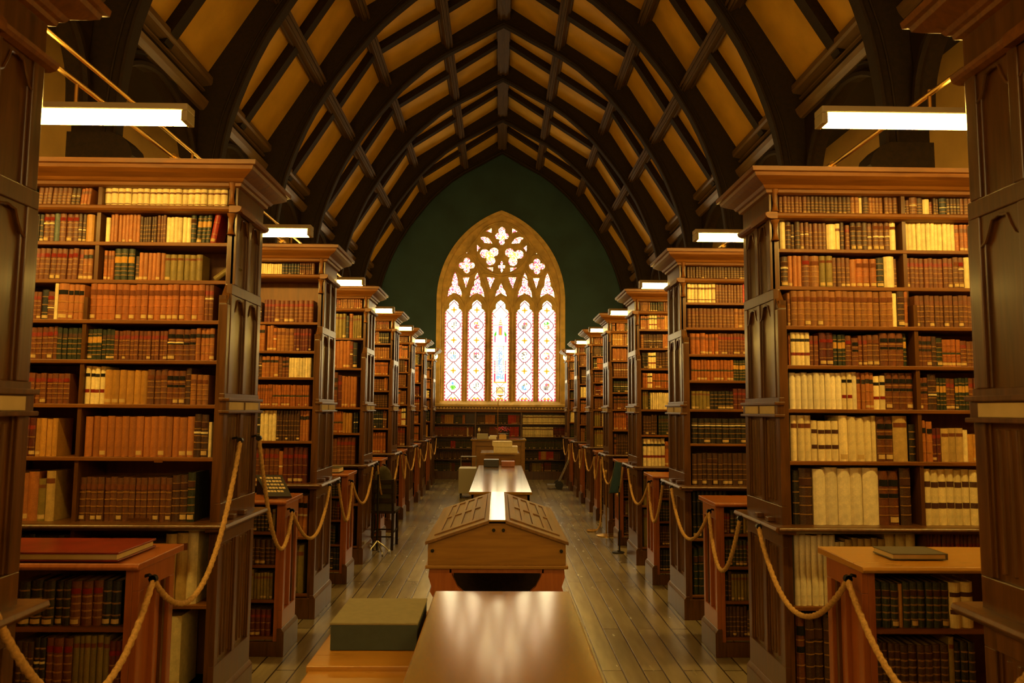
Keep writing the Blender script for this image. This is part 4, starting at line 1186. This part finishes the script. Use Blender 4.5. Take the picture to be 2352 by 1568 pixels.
for k in range(-1, NK + 1):
    for side in (-1, 1): lamp(side, k); lamp(side, k, True)
for s, sd in ((-1, 'left'), (1, 'right')):
    t = thing('conduit', (s * 1.95, 9, 3.18), 'long brass conduit carrying the strip lamps above the %s bookcases' % sd, 'conduit', 'brass conduits')
    b = MB(); b.tube([(s * 1.95, -3, 3.185), (s * 1.95, 18.5, 3.185)], .012, 8); b.build('pipe', M['brass'], t, smooth=True)
    for k in range(0, NK + 1):
        b = MB(); y = ycase(k) + .02
        b.box(s * 1.90, s * 2.0, y, y + .05, 3.136, 3.150); b.tube([(s * 1.95, y + .025, 3.15), (s * 1.95, y + .025, 3.178)], .014, 8)
        b.tube([(s * 1.95, y - .02, 3.185), (s * 1.95, y + .07, 3.185)], .022, 10)
        b.build('bracket', M['brass'], t)
for s, sd in ((-1, 'left'), (1, 'right')):
    t = thing('conduit', (s * 3.5, 9, 3.18), 'outer brass conduit carrying the added lamps nearer the %s wall' % sd, 'conduit', 'brass conduits')
    b = MB(); b.tube([(s * 3.5, -3, 3.185), (s * 3.5, 18.5, 3.185)], .012, 8); b.build('pipe', M['brass'], t, smooth=True)
    for k in range(0, NK + 1):
        b = MB(); y = ycase(k) + .02; b.box(s * 3.45, s * 3.55, y, y + .05, 3.136, 3.150); b.tube([(s * 3.5, y + .025, 3.15), (s * 3.5, y + .025, 3.178)], .014, 8); b.build('bracket', M['brass'], t)
t = thing('conduit', (-1.90, 4, 3.26), 'second thin brass conduit above the left bookcases', 'conduit', 'brass conduits')
b = MB(); b.tube([(-1.90, -3, 3.265), (-1.90, 12, 3.265)], .010, 8); b.build('pipe', M['brass'], t, smooth=True)
for k in range(0, 5):
    b = MB(); y = ycase(k) + .15; b.tube([(-1.90, y, 3.136), (-1.90, y, 3.262)], .008, 6); b.build('bracket', M['brass'], t)

for s, sd in ((-1, 'left'), (1, 'right')):
    t = thing('spotlight', (s * 1.62, 18.35, 3.0), 'small round spot lamp at the far end of the %s bookcases' % sd, 'lamp', 'far spot lamps')
    b = MB(); b.tube([(s * 1.62, 18.33, 3.08), (s * 1.62, 18.42, 3.04)], .07, 16); b.build('lamp_shade', M['lampcase'], t, smooth=True)
    b = MB(); b.tube([(s * 1.62, 18.40, 3.045), (s * 1.62, 18.48, 3.00)], .085, 14); b.build('bulb', M['tube'], t, smooth=True)
    b = MB(); b.tube([(s * 1.62, 18.25, 3.14), (s * 1.62, 18.28, 3.10), (s * 1.62, 18.34, 3.08)], .012, 6); b.tube([(s * 1.62, 18.12, 3.14), (s * 1.62, 18.26, 3.14)], .012, 6); b.build('arm', M['brass'], t, smooth=True)

# ---------------------------------------------------------------- ropes
def rope(pts, label, group='rope swags along the bookcases', hooks=True):
    L = 0; seg = [0]
    for a, c in zip(pts[:-1], pts[1:]): L += (Vector(c) - Vector(a)).length; seg.append(L)
    far = pts[0][1] > 8
    step = .012 if not far else .03
    n = max(12, int(L / step)); out = []; j = 0
    for i in range(n + 1):
        d = L * i / n
        while j < len(seg) - 2 and seg[j + 1] < d: j += 1
        tt = (d - seg[j]) / max(1e-6, seg[j + 1] - seg[j]); out.append(Vector(pts[j]).lerp(Vector(pts[j + 1]), tt))
    t = thing('rope', tuple(out[0]), label, 'rope', group)
    b = MB(); r0 = .0125
    b.tube(out, r0, 12 if not far else 8, rf=lambda i, th: r0 * (1 + .16 * cos(3 * (th - i * L / n * 2 * pi / .115))))
    b.build('strands', M['rope'], t, smooth=True)
    if hooks:
        for e in (out[0], out[-1]):
            b = MB()
            b.tube([(e.x, e.y, e.z + .004), (e.x * 1.012, e.y, e.z + .022), (e.x * 1.03, e.y, e.z + .015)], .008, 6)
            b.tube([(e.x, e.y - .012, e.z + .006), (e.x, e.y + .012, e.z + .006)], .017, 8)
            b.build('hook', M['iron'], t)
    return t
def swag(A, B, sag, label, n=22):
    pts = []
    for i in range(n + 1):
        u = i / n
        x = A[0] + (B[0] - A[0]) * u; y = A[1] + (B[1] - A[1]) * u; z = A[2] + (B[2] - A[2]) * u - sag * 4 * u * (1 - u)
        x += (-.03 if A[0] > 0 else .03) * 4 * u * (1 - u) * .6
        pts.append((x, y, z))
    return rope(pts, label)
for s, sd in ((-1, 'left'), (1, 'right')):
    xt = s * 1.465; xl = s * 1.475
    def th(k, far):
        z = 1.06
        if s < 0 and k == 1: z = 1.53
        if k == 0: z = 1.19 if s < 0 else 1.06
        y = ycase(k) + (.36 if far else .02)
        if k == 0: return (s * 1.50, 2.26 if s < 0 else 2.14, z)
        return (xt if z < 1.2 else s * 1.50, y, z)
    for k in range(0, NK):
        lo = (s * 1.495, ycase(k) + 1.162 + (.02 if k == 0 else 0), .995 if s > 0 else .985)
        a = th(k, True); c = th(k + 1, False)
        sg1 = .36 if k else (.40 if s < 0 else .34)
        swag(a, lo, sg1 if not (s < 0 and k == 1) else .44, 'twisted rope swag from %s %s bookcase to the low case beyond' % (ORD[k] if k else 'cropped', sd))
        swag(lo, c, .30 if not (s < 0 and k == 0) else .40, 'twisted rope swag from low case up to the %s %s bookcase' % (ORD[k + 1], sd))

# ---------------------------------------------------------------- tables down the middle
def oak_table(y0, y1, label, hw=.35, z=.78, ext=0):
    t = thing('table', (0, (y0 + y1) / 2, 0), label, 'table', 'narrow oak reading tables down the aisle')
    b = MB(); b.box(-hw, hw, y0, y1, z - .032, z); b.build('table_top', M['table'], t, bevel=.006)
    b = MB()
    b.box(-hw + .03, hw - .03, y0 + .05, y0 + .075, z - .20, z - .032); b.box(-hw + .03, hw - .03, y1 - .075, y1 - .05, z - .20, z - .032)
    b.box(-hw + .03, -hw + .055, y0 + .05, y1 - .05, z - .20, z - .032); b.box(hw - .055, hw - .03, y0 + .05, y1 - .05, z - .20, z - .032)
    b.build('apron', M['table2'], t)
    for sx in (-1, 1):
        for yy in (y0 + .09, y1 - .09):
            b = MB(); b.box(sx * (hw - .06) - .035, sx * (hw - .06) + .035, yy - .035, yy + .035, 0, z - .032); b.build('leg', M['table2'], t, bevel=.005)
    return t
oak_table(1.25, 4.05, 'polished oak table reaching from the bottom edge of the picture up the aisle')
oak_table(8.82, 13.0, 'long shiny oak table behind the gabled display case', .365)

# gabled display case
t = thing('display_case', (-.02, 5.6, 0), 'gable-lidded oak display case on scrolled legs in the middle of the aisle', 'display case')
Y0, Y1 = 4.93, 6.55; cx = -.03; hw = .445
b = MB()
g = [(cx - hw, .735), (cx + hw, .735), (cx + hw, .87), (cx, .995), (cx - hw, .87)]
b.prism([(cx - hw + .005, .735), (cx + hw - .005, .735), (cx + hw - .005, .866), (cx + .052, .996), (cx - .052, .996), (cx - hw + .005, .866)], Y0, Y0 + .03, 1)
b.prism([(cx - hw + .005, .735), (cx + hw - .005, .735), (cx + hw - .005, .866), (cx + .052, .996), (cx - .052, .996), (cx - hw + .005, .866)], Y1 - .03, Y1, 1)
b.box(cx - hw + .005, cx - hw + .03, Y0 + .03, Y1 - .03, .735, .858); b.box(cx + hw - .03, cx + hw - .005, Y0 + .03, Y1 - .03, .735, .858)
b.box(cx - hw + .03, cx + hw - .03, Y0 + .03, Y1 - .03, .735, .75)
b.build('body', M['table2'], t, bevel=.003)
for s in (-1, 1):
    lid = MB()
    e = (cx + s * (hw + .012), .862); r = (cx + s * .052, .995 + .002)
    f2 = lambda u: (e[0] + (r[0] - e[0]) * u, e[1] + (r[1] - e[1]) * u)
    lid.strip([f2(0), f2(1)], [(f2(0)[0], f2(0)[1] + .022), (f2(1)[0], f2(1)[1] + .022)], Y0 - .02, Y1 + .02, 1)
    lo = lid.build('lid', M['lid'], t, bevel=.004)
    b = MB()
    for (u0, u1, ya, yb) in ((.12, .92, Y0 + .10, Y0 + .18), (.12, .92, Y1 - .18, Y1 - .10), (.12, .22, Y0 + .18, Y1 - .18), (.82, .92, Y0 + .18, Y1 - .18), (.12, .92, (Y0 + Y1) / 2 - .04, (Y0 + Y1) / 2 + .04), (.3, .36, Y0 + .18, Y1 - .18), (.48, .54, Y0 + .18, Y1 - .18), (.66, .72, Y0 + .18, Y1 - .18)):
        a_, c_ = f2(u0), f2(u1)
        b.strip([(a_[0], a_[1] + .02), (c_[0], c_[1] + .02)], [(a_[0], a_[1] + .032), (c_[0], c_[1] + .032)], ya, yb, 1)
    b.build('lid_batten', M['lid'], lo, bevel=.002)
    # legs: scrolled brackets seen from the end, front and back
b = MB(); b.box(cx - .056, cx + .056, Y0 - .025, Y1 + .025, 1.010, 1.022); b.build('ridge_board', M['table'], t, bevel=.004)
b = MB(); b.box(cx - hw - .01, cx + hw + .01, Y0 - .012, Y1 + .012, .712, .735); b.build('base_moulding', M['table2'], t, bevel=.006)
for yy in (Y0 + .01, Y1 - .05):
    out = [(cx - .43, .712), (cx + .43, .712)]
    prof = [(.435, .66), (.42, .62), (.405, .585), (.42, .56), (.40, .53), (.37, .50), (.37, .30), (.40, .2), (.41, .10), (.43, .04), (.43, 0), (.31, 0)]
    # arched opening
    inner = [(.31, .06), (.30, .30), (.19, .47), (.21, .53), (.26, .58), (.285, .62), (.30, .66), (.30, .69)]
    # build as left and right leg plates joined by a top rail
    for s in (-1, 1):
        A = [(cx + s * .43, .712), (cx + s * .435, .66), (cx + s * .415, .60), (cx + s * .425, .57), (cx + s * .39, .51), (cx + s * .38, .30), (cx + s * .41, .10), (cx + s * .43, 0)]
        B = [(cx + s * .29, .712), (cx + s * .285, .67), (cx + s * .25, .60), (cx + s * .21, .565), (cx + s * .17, .51), (cx + s * .27, .30), (cx + s * .30, .10), (cx + s * .31, 0)]
        b = MB(); b.strip(A, B, yy, yy + .04, 1); b.build('scroll_leg', M['redwood'], t)
    b = MB(); b.box(cx - .30, cx + .30, yy, yy + .04, .685, .712); b.box(cx - .18, cx + .18, yy, yy + .04, .49, .53); b.build('end_rail', M['redwood'], t)
b = MB()
for (x, z) in ((-.022 + cx, .955), (.040 + cx, .955), (cx - hw + .035, .825), (cx + hw - .035, .825)):
    b2 = MB(); b2.tube([(x, Y0 - .012, z), (x, Y0 + .002, z)], .011, 12); b2.tube([(x, Y0 - .020, z), (x, Y0 - .010, z)], .006, 8); b2.build('bolt', M['iron'], t)
b = MB(); b.tube([(cx - .12, Y0 + .5, .50), (cx - .12, Y0 + .5, .70)], .06, 8)
b = MB(); b.box(cx - .36, cx + .36, Y1 - .10, Y1 - .08, .03, .712); b.build('shade_panel', M['roof'], t)  # added dark sheet standing in for the shade behind the leg opening
b = MB(); b.box(cx - .30, cx + .30, Y0 + .06, Y1 - .12, .20, .22); b.build('lower_shelf', M['roof'], t)  # near-black timber carries the shade under the case in its colour

# side desk with grey archive box, lower left
t = thing('side_desk', (-.58, 2.4, 0), 'orange oak side desk under the grey box, bottom left of centre', 'desk')
b = MB(); b.box(-.81, -.37, 3.24, 4.1, .635, .665); b.build('desk_top', M['desk'], t, bevel=.004)
b = MB(); b.box(-.80, -.37, 1.5, 3.239, .61, .645); b.build('lower_leaf', M['desk'], t, bevel=.004)
for xx in (-.80, -.40):
    for yy in (1.6, 2.9, 3.9):
        b = MB(); b.box(xx - .025, xx + .025, yy - .025, yy + .025, 0, .635 if yy > 3 else .61); b.build('leg', M['desk'], t)
t = thing('archive_box', (-.56, 3.5, .665), 'flat grey archive box with dark side on the side desk', 'box')
b = MB(); b.box(-.755, -.375, 3.435, 3.87, .667, .775); b.build('box_body', M['teal'], t, bevel=.003)
b = MB(); b.box(-.758, -.372, 3.432, 3.873, .775, .785); b.build('box_lid', M['cloth'], t, bevel=.003)

# table with big books, desk, lamp and ornaments at the far end
t = thing('reading_table', (0, 14.6, 0), 'white-topped small table with two large books before the far desk', 'table')
b = MB(); b.box(-.36, .36, 14.0, 15.0, .90, .93); b.build('table_top', M['table'], t, bevel=.006)
b = MB(); b.box(-.27, .27, 14.06, 14.94, .82, .90); b.build('apron', M['table2'], t)
for sx in (-1, 1):
    for yy in (14.12, 14.88):
        b = MB(); b.box(sx * .25 - .03, sx * .25 + .03, yy - .03, yy + .03, 0, .82); b.build('leg', M['redwood'], t)
def flatbook(x0, x1, y0, y1, z, h, mat, label, rz=0):
    o = MB(); t = thing('flat_book', ((x0 + x1) / 2, (y0 + y1) / 2, z), label, 'book')
    b = MB(); b.box(x0, x1, y0, y1, z + .001, z + .006); b.box(x0, x1, y0, y1, z + h - .005, z + h); b.box(x0, x0 + .008, y0, y1, z + .001, z + h); b.build('cover', mat, t, bevel=.002)
    b = MB(); b.box(x0 + .008, x1 - .006, y0 + .006, y1 - .006, z + .006, z + h - .005); b.build('page_block', M['cream'], t)
    t.rotation_euler = (0, 0, rz)
    return t
flatbook(-.12, .33, 14.1, 14.7, .93, .11, M['cream'], 'thick pale book, lower of the pair on the small far table')
flatbook(-.14, .22, 14.15, 14.6, 1.041, .09, M['cream'], 'smaller pale book on top of the thick one, far table', .05)
t = thing('panelled_desk', (0, 16.9, 0), 'panelled oak desk in front of the end bookcase', 'desk')
b = MB(); b.box(-.60, .54, 16.5, 17.4, 0, 1.05); b.build('body', M['table2'], t, bevel=.004)
b = MB()
for a, c, z0, z1 in ((-.60, -.52, .0, 1.05), (.46, .54, 0, 1.05), (-.52, .46, .94, 1.05), (-.52, .46, 0, .15), (-.07, .01, .15, .94)): b.box(a, c, 16.475, 16.5, z0, z1)
b.build('panel_frame', M['table2'], t, bevel=.003)
b = MB(); b.box(-.63, .57, 16.44, 17.45, 1.05, 1.085); b.build('desk_top', M['table'], t, bevel=.005)
b = MB(); b.box(-.50, -.26, 16.55, 16.60, 1.087, 1.20)
o = tag(b.build('picture_stand', M['cart'], None, (-.38, 16.57, 1.087), bevel=.004), 'small grey framed stand at the left end of the far desk', 'frame')
b = MB(); b.box(-.25, -.08, 16.55, 16.85, 1.087, 1.13); b.box(-.22, -.06, 16.57, 16.8, 1.13, 1.16)
tag(b.build('paper_stack', M['white'], None, (-.16, 16.7, 1.087)), 'stack of white papers on the far desk', 'papers')
# poinsettia
t = thing('poinsettia', (.06, 16.9, 1.087), 'red potted poinsettia on the far desk', 'plant')
b = MB(); b.lathe([(.05, 1.087), (.07, 1.19)], .06, 16.9, 14); b.build('pot', M['brass'], t, smooth=True)
rng = random.Random(3); b = MB()
for i in range(60):
    a = rng.uniform(0, 2 * pi); r = rng.uniform(.02, .17); z = 1.25 + rng.uniform(0, .10) - r * .1
    c0 = Vector((.06 + r * cos(a), 16.9 + r * sin(a), z)); L_ = .055; d = Vector((cos(a), sin(a), rng.uniform(-.2, .3))) * L_; w_ = Vector((-sin(a), cos(a), 0)) * .02
    st = len(b.v); b.v += [tuple(c0 - d * .3), tuple(c0 + w_ + d * .3 + Vector((0, 0, .005))), tuple(c0 + d), tuple(c0 - w_ + d * .3 + Vector((0, 0, .005)))]; b.face((st, st + 1, st + 2, st + 3))
b.build('red_bracts', M['poin'], t, recalc=False)
b = MB()
for i in range(16):
    a = i * 2 * pi / 16; c0 = Vector((.06 + .1 * cos(a), 16.9 + .1 * sin(a), 1.20)); d = Vector((cos(a), sin(a), -.1)) * .07; w_ = Vector((-sin(a), cos(a), 0)) * .025
    st = len(b.v); b.v += [tuple(c0 - d * .3), tuple(c0 + w_), tuple(c0 + d), tuple(c0 - w_)]; b.face((st, st + 1, st + 2, st + 3))
b.build('leaves', M['leaf'], t, recalc=False)
b = MB(); b.box(-.02, .14, 16.56, 16.60, 1.087, 1.18); b.box(-.005, .125, 16.552, 16.56, 1.10, 1.168)
tag(b.build('brass_frame', M['brass'], None, (.06, 16.58, 1.087), bevel=.003), 'small brass frame standing before the red plant', 'frame')
t = thing('table_lamp', (-.46, 16.8, 1.087), 'tiny brass candle lamp at the left of the far desk', 'lamp')
b = MB(); b.lathe([(.035, 1.087), (.03, 1.10), (.008, 1.11), (.008, 1.24), (.02, 1.25)], -.46, 16.8, 12); b.build('stem', M['brass'], t, smooth=True)
b = MB(); b.lathe([(.02, 1.25), (.03, 1.27), (.022, 1.31), (.004, 1.33)], -.46, 16.8, 12); b.build('shade', M['cream'], t, smooth=True)
t = thing('lantern_stand', (-.05, 16.2, 0), 'tall thin pole with square lantern rising before the window', 'lamp stand')
b = MB(); b.tube([(-.05, 16.2, .03), (-.05, 16.2, 1.86), (-.04, 16.2, 1.93), (0.0, 16.2, 1.97), (0.0, 16.2, 2.02)], .009, 8); b.build('pole', M['brass'], t, smooth=True)
b = MB(); b.lathe([(.13, 0), (.13, .02), (.03, .035)], -.05, 16.2, 20); b.build('base', M['iron'], t)
b = MB()
for x in (-.085, .085):
    for y in (16.12, 16.28): b.box(x - .006, x + .006, y - .006, y + .006, 2.03, 2.19)
for z in (2.025, 2.11, 2.185): b.box(-.092, .092, 16.112, 16.125, z, z + .010); b.box(-.092, .092, 16.275, 16.288, z, z + .010); b.box(-.092, -.08, 16.12, 16.28, z, z + .01); b.box(.08, .092, 16.12, 16.28, z, z + .01)
b.prism([(-.08, 2.03), (.08, 2.03), (.01, 1.99), (-.01, 1.99)], 16.14, 16.26, 1)
b.build('lantern', M['brass'], t)

# things on the long far table
b = MB(); b.box(-.27, -.02, 12.6, 12.85, .782, .90)
tag(b.build('shade_block', M['black'], None, (-.15, 12.7, .782), bevel=.006), 'black block standing for the dark opening under the small far table', 'case')  # added black block, painted shade of the opening below the reading table
b = MB(); b.box(.02, .24, 12.65, 12.88, .782, .87)
tag(b.build('wooden_box', M['redwood'], None, (.13, 12.75, .782), bevel=.006), 'brown wooden box beside the black block on the long table', 'box')

# metal trolley left of the long table
t = thing('trolley', (-.62, 15.2, 0), 'small grey metal trolley left of the long table', 'trolley')
b = MB(); b.box(-.80, -.46, 14.9, 15.4, .10, .58); b.build('body', M['cart'], t, bevel=.006)
b = MB(); b.tube([(-.78, 15.38, .55), (-.78, 15.38, .78), (-.48, 15.38, .78), (-.48, 15.38, .55)], .012, 8); b.build('handle', M['steel'], t)
for xx in (-.76, -.50):
    for yy in (14.95, 15.35):
        b = MB(); b.tube([(xx - .012, yy, .045), (xx + .012, yy, .045)], .045, 14); b.box(xx - .008, xx + .008, yy - .01, yy + .01, .045, .11); b.build('castor', M['black'], t)

# folded luggage trolley far right
t = thing('hand_truck', (1.38, 16.9, 0), 'folded silver hand trolley leaning by the far right bookcases', 'trolley')
b = MB()
for yy in (16.75, 16.98):
    b.tube([(1.28, yy, .10), (1.50, yy, .58), (1.52, yy, .68)], .012, 8)
b.tube([(1.52, 16.75, .68), (1.52, 16.98, .68)], .012, 8)
for u in (.3, .7): b.tube([(1.28 + .22 * u, 16.75, .10 + .48 * u), (1.28 + .22 * u, 16.98, .10 + .48 * u)], .009, 8)
b.build('frame', M['steel'], t, smooth=True)
b = MB(); b.box(1.05, 1.32, 16.76, 16.97, .085, .10); b.build('toe_plate', M['steel'], t)
for yy in (16.72, 17.01):
    b = MB(); b.tube([(1.30, yy - .015, .09), (1.30, yy + .015, .09)], .09, 18); b.build('wheel', M['black'], t)

# chair with a coat over its back
CH0 = len(COL.objects)
t = thing('chair', (-1.38, 9.75, 0), 'dark wooden ladder-back chair standing by the third left low case', 'chair')
cw = M['roof']
for (x, y, z1) in ((-1.56, 9.50, .86), (-1.32, 9.50, .86), (-1.56, 9.9, .45), (-1.32, 9.9, .45)):
    b = MB(); b.tube([(x, y - (.03 if z1 > .5 else 0), 0), (x, y, .45)] + ([(x, y - .04, z1)] if z1 > .5 else []), .018, 8); b.build('leg', cw, t, smooth=True)
b = MB(); b.prism([(-1.59, 9.48), (-1.29, 9.48), (-1.28, 9.94), (-1.60, 9.94)], .44, .475, 2); b.build('seat', cw, t, bevel=.006)
for z in (.60, .72, .83):
    b = MB(); b.box(-1.55, -1.33, 9.455, 9.475, z - .03, z + .025); b.build('back_rail', cw, t, bevel=.004)
b = MB()
for z in (.16, .25): b.tube([(-1.56, 9.49, z), (-1.32, 9.49, z)], .010, 6)
b.tube([(-1.56, 9.49, .2), (-1.56, 9.9, .2)], .010, 6); b.tube([(-1.32, 9.49, .2), (-1.32, 9.9, .2)], .010, 6)
b.build('stretcher', cw, t, smooth=True)
b = MB(); b.box(-1.545, -1.335, 9.478, 9.492, .48, .82); b.build('back_pad', M['coat'], t, bevel=.004)
b = MB(); N_ = 14
prev = []
for i in range(9):
    u = i / 8
    for j in range(N_):
        a = 2 * pi * j / N_; r = .10 * sqrt(max(.02, 1 - (u * .98) ** 2)) * (1 + .08 * sin(5 * a + i))
        b.v.append((-1.46 + r * 1.05 * cos(a), 9.58 + r * .7 * sin(a), .84 + .17 * u))
for i in range(8):
    for j in range(N_):
        j2 = (j + 1) % N_; b.face((i * N_ + j, i * N_ + j2, (i + 1) * N_ + j2, (i + 1) * N_ + j))
b.face(range(8 * N_, 9 * N_)); b.face(list(range(0, N_))[::-1])
tag(b.build('folded_coat', M['coat'], None, (-1.42, 9.62, .84), smooth=True), 'brown-green folded coat heaped on the dark chair back', 'coat')

# wheeled stand beside the chair
t = thing('coat_stand', (-1.46, 9.15, 0), 'thin dark metal stand with branching feet beside the chair', 'stand')
b = MB(); b.tube([(-1.46, 9.2, .05), (-1.46, 9.2, 1.10)], .012, 8)
b.build('pole', M['iron'], t)
for i in range(5):
    a = i * 2 * pi / 5 + .3; b = MB()
    b.tube([(-1.46, 9.2, .16), (-1.46 + .09 * cos(a), 9.2 + .09 * sin(a), .09), (-1.46 + .15 * cos(a), 9.2 + .15 * sin(a), .03)], .011, 6)
    b.tube([(-1.46 + .15 * cos(a) - .01, 9.2 + .15 * sin(a), .026), (-1.46 + .15 * cos(a) + .01, 9.2 + .15 * sin(a), .026)], .025, 10); b.build('foot', M['steel'], t)

# sign stand, brass stanchion, hanging rope
t = thing('sign_stand', (1.46, 9.35, 0), 'teal sign board tilted on a thin black stand by right bookcases', 'sign')
b = MB(); b.lathe([(.075, 0), (.075, .012), (.02, .02), (.012, .03)], 1.44, 9.38, 20); b.build('base', M['iron'], t)
b = MB(); b.tube([(1.455, 9.38, .02), (1.455, 9.38, .80)], .009, 8); b.build('pole', M['iron'], t)
def quadbox(b, pts, n, th):
    st = len(b.v); n = Vector(n).normalized() * th
    b.v += [tuple(p) for p in pts] + [tuple(Vector(p) + n) for p in pts]
    b.face((st, st + 1, st + 2, st + 3)); b.face((st + 7, st + 6, st + 5, st + 4))
    for i in range(4): j = (i + 1) % 4; b.face((st + i, st + 4 + i, st + 4 + j, st + j))
sg = [(1.31, 9.22, .735), (1.465, 9.46, .715), (1.485, 9.44, 1.075), (1.405, 9.34, 1.095)]
b = MB(); quadbox(b, sg, (.6, -.6, .1), .012); b.build('sign_board', M['tealsign'], t)
b = MB()
for i in range(4):
    b.tube([sg[i], sg[(i + 1) % 4]], .010, 6)
b.tube([Vector(sg[0]).lerp(Vector(sg[3]), .5), Vector(sg[1]).lerp(Vector(sg[2]), .5)], .007, 6)
b.build('board_frame', M['teal'], t)
t = thing('stanchion', (1.56, 10.75, 0), 'brass barrier post with round base beside the fourth right bookcase', 'barrier post')
b = MB(); b.lathe([(.14, 0), (.14, .012), (.06, .028), (.016, .035)], 1.47, 10.62, 28); b.build('base', M['brass'], t, smooth=True)
b = MB(); b.lathe([(.011, .03), (.011, .84), (.02, .85), (.024, .87), (.015, .90)], 1.47, 10.62, 12); b.build('post', M['brass'], t, smooth=True)
pts = [(1.455, 11.02, 1.02), (1.452, 11.0, .6), (1.445, 10.98, .25), (1.43, 10.96, .10), (1.39, 10.93, .035), (1.33, 10.90, .018), (1.27, 10.93, .016), (1.25, 10.99, .016), (1.29, 11.03, .016), (1.38, 11.02, .016)]
rope(pts, 'loose rope hanging from fourth right bookcase and curling on the floor', 'loose ropes', False)

# things on the low cases
y0 = ycase(0) + 1.132
t = thing('red_ledger', (-1.95, y0 + .15, 1.078), 'large red leather ledger lying on the nearest left low case', 'book')
b = MB(); b.box(-2.40, -1.60, y0 - .05, y0 + .30, 1.080, 1.088); b.box(-2.40, -1.60, y0 - .05, y0 + .30, 1.110, 1.119); b.box(-2.40, -2.388, y0 - .05, y0 + .30, 1.080, 1.119); b.build('cover', M['redbook'], t, bevel=.003)
b = MB(); b.box(-2.388, -1.61, y0 - .042, y0 + .29, 1.088, 1.110); b.build('page_block', M['carddark'], t)
M['greybrown'] = plain('grey_brown_cover', (.10, .085, .065), .6)
t = thing('closed_book', (1.9, y0 + .2, 1.078), 'closed grey book lying on the nearest right low case', 'book')
b = MB(); b.box(1.70, 1.945, y0 + .06, y0 + .24, 1.080, 1.084); b.box(1.70, 1.945, y0 + .06, y0 + .24, 1.102, 1.107); b.box(1.935, 1.945, y0 + .06, y0 + .24, 1.080, 1.107); b.build('cover', M['greybrown'], t, bevel=.002)
b = MB(); b.box(1.704, 1.935, y0 + .064, y0 + .236, 1.084, 1.102); b.build('page_block', M['ochrep'] if 'ochrep' in M else M['carddark'], t)
y0 = ycase(1) + 1.112
t = thing('notice_board', (-1.75, y0 + .12, 1.078), 'slanted notice panel with rows of pale text on second left low case', 'sign')
A0 = Vector((-1.85, y0 + .31, 1.222)); A1 = Vector((-1.65, y0 + .31, 1.222)); A2 = Vector((-1.50, y0 + .04, 1.094)); A3 = Vector((-1.67, y0 + .04, 1.094))
nrm = (A1 - A0).cross(A3 - A0).normalized()
if nrm.z < 0: nrm = -nrm
b = MB(); quadbox(b, [A0, A1, A2, A3], -nrm, .012); b.build('board', M['black'], t)
for r in range(5):
    b = MB()
    for c in range(6):
        if r == 4 and c > 4: continue
        def Pq(u, v): return (A0.lerp(A1, u)).lerp(A3.lerp(A2, u), v) + nrm * .002
        u0, u1 = .10 + c * .135, .10 + c * .135 + (.115 if (r + c) % 3 else .09); v0, v1 = .12 + r * .155, .12 + r * .155 + .085
        st = len(b.v); b.v += [tuple(Pq(u0, v0)), tuple(Pq(u1, v0)), tuple(Pq(u1, v1)), tuple(Pq(u0, v1))]; b.face((st, st + 1, st + 2, st + 3))
    b.build('text_row', M['carddark'], t, recalc=False)
b = MB(); b.box(-1.83, -1.67, y0 + .29, y0 + .30, 1.078, 1.202); b.build('prop', M['black'], t)
y0 = ycase(2) + 1.112
flatbook(-1.80, -1.62, y0 + .03, y0 + .25, 1.078, .05, M['coat'], 'flat book lying on the third left low case')
# small white card on the case ledges
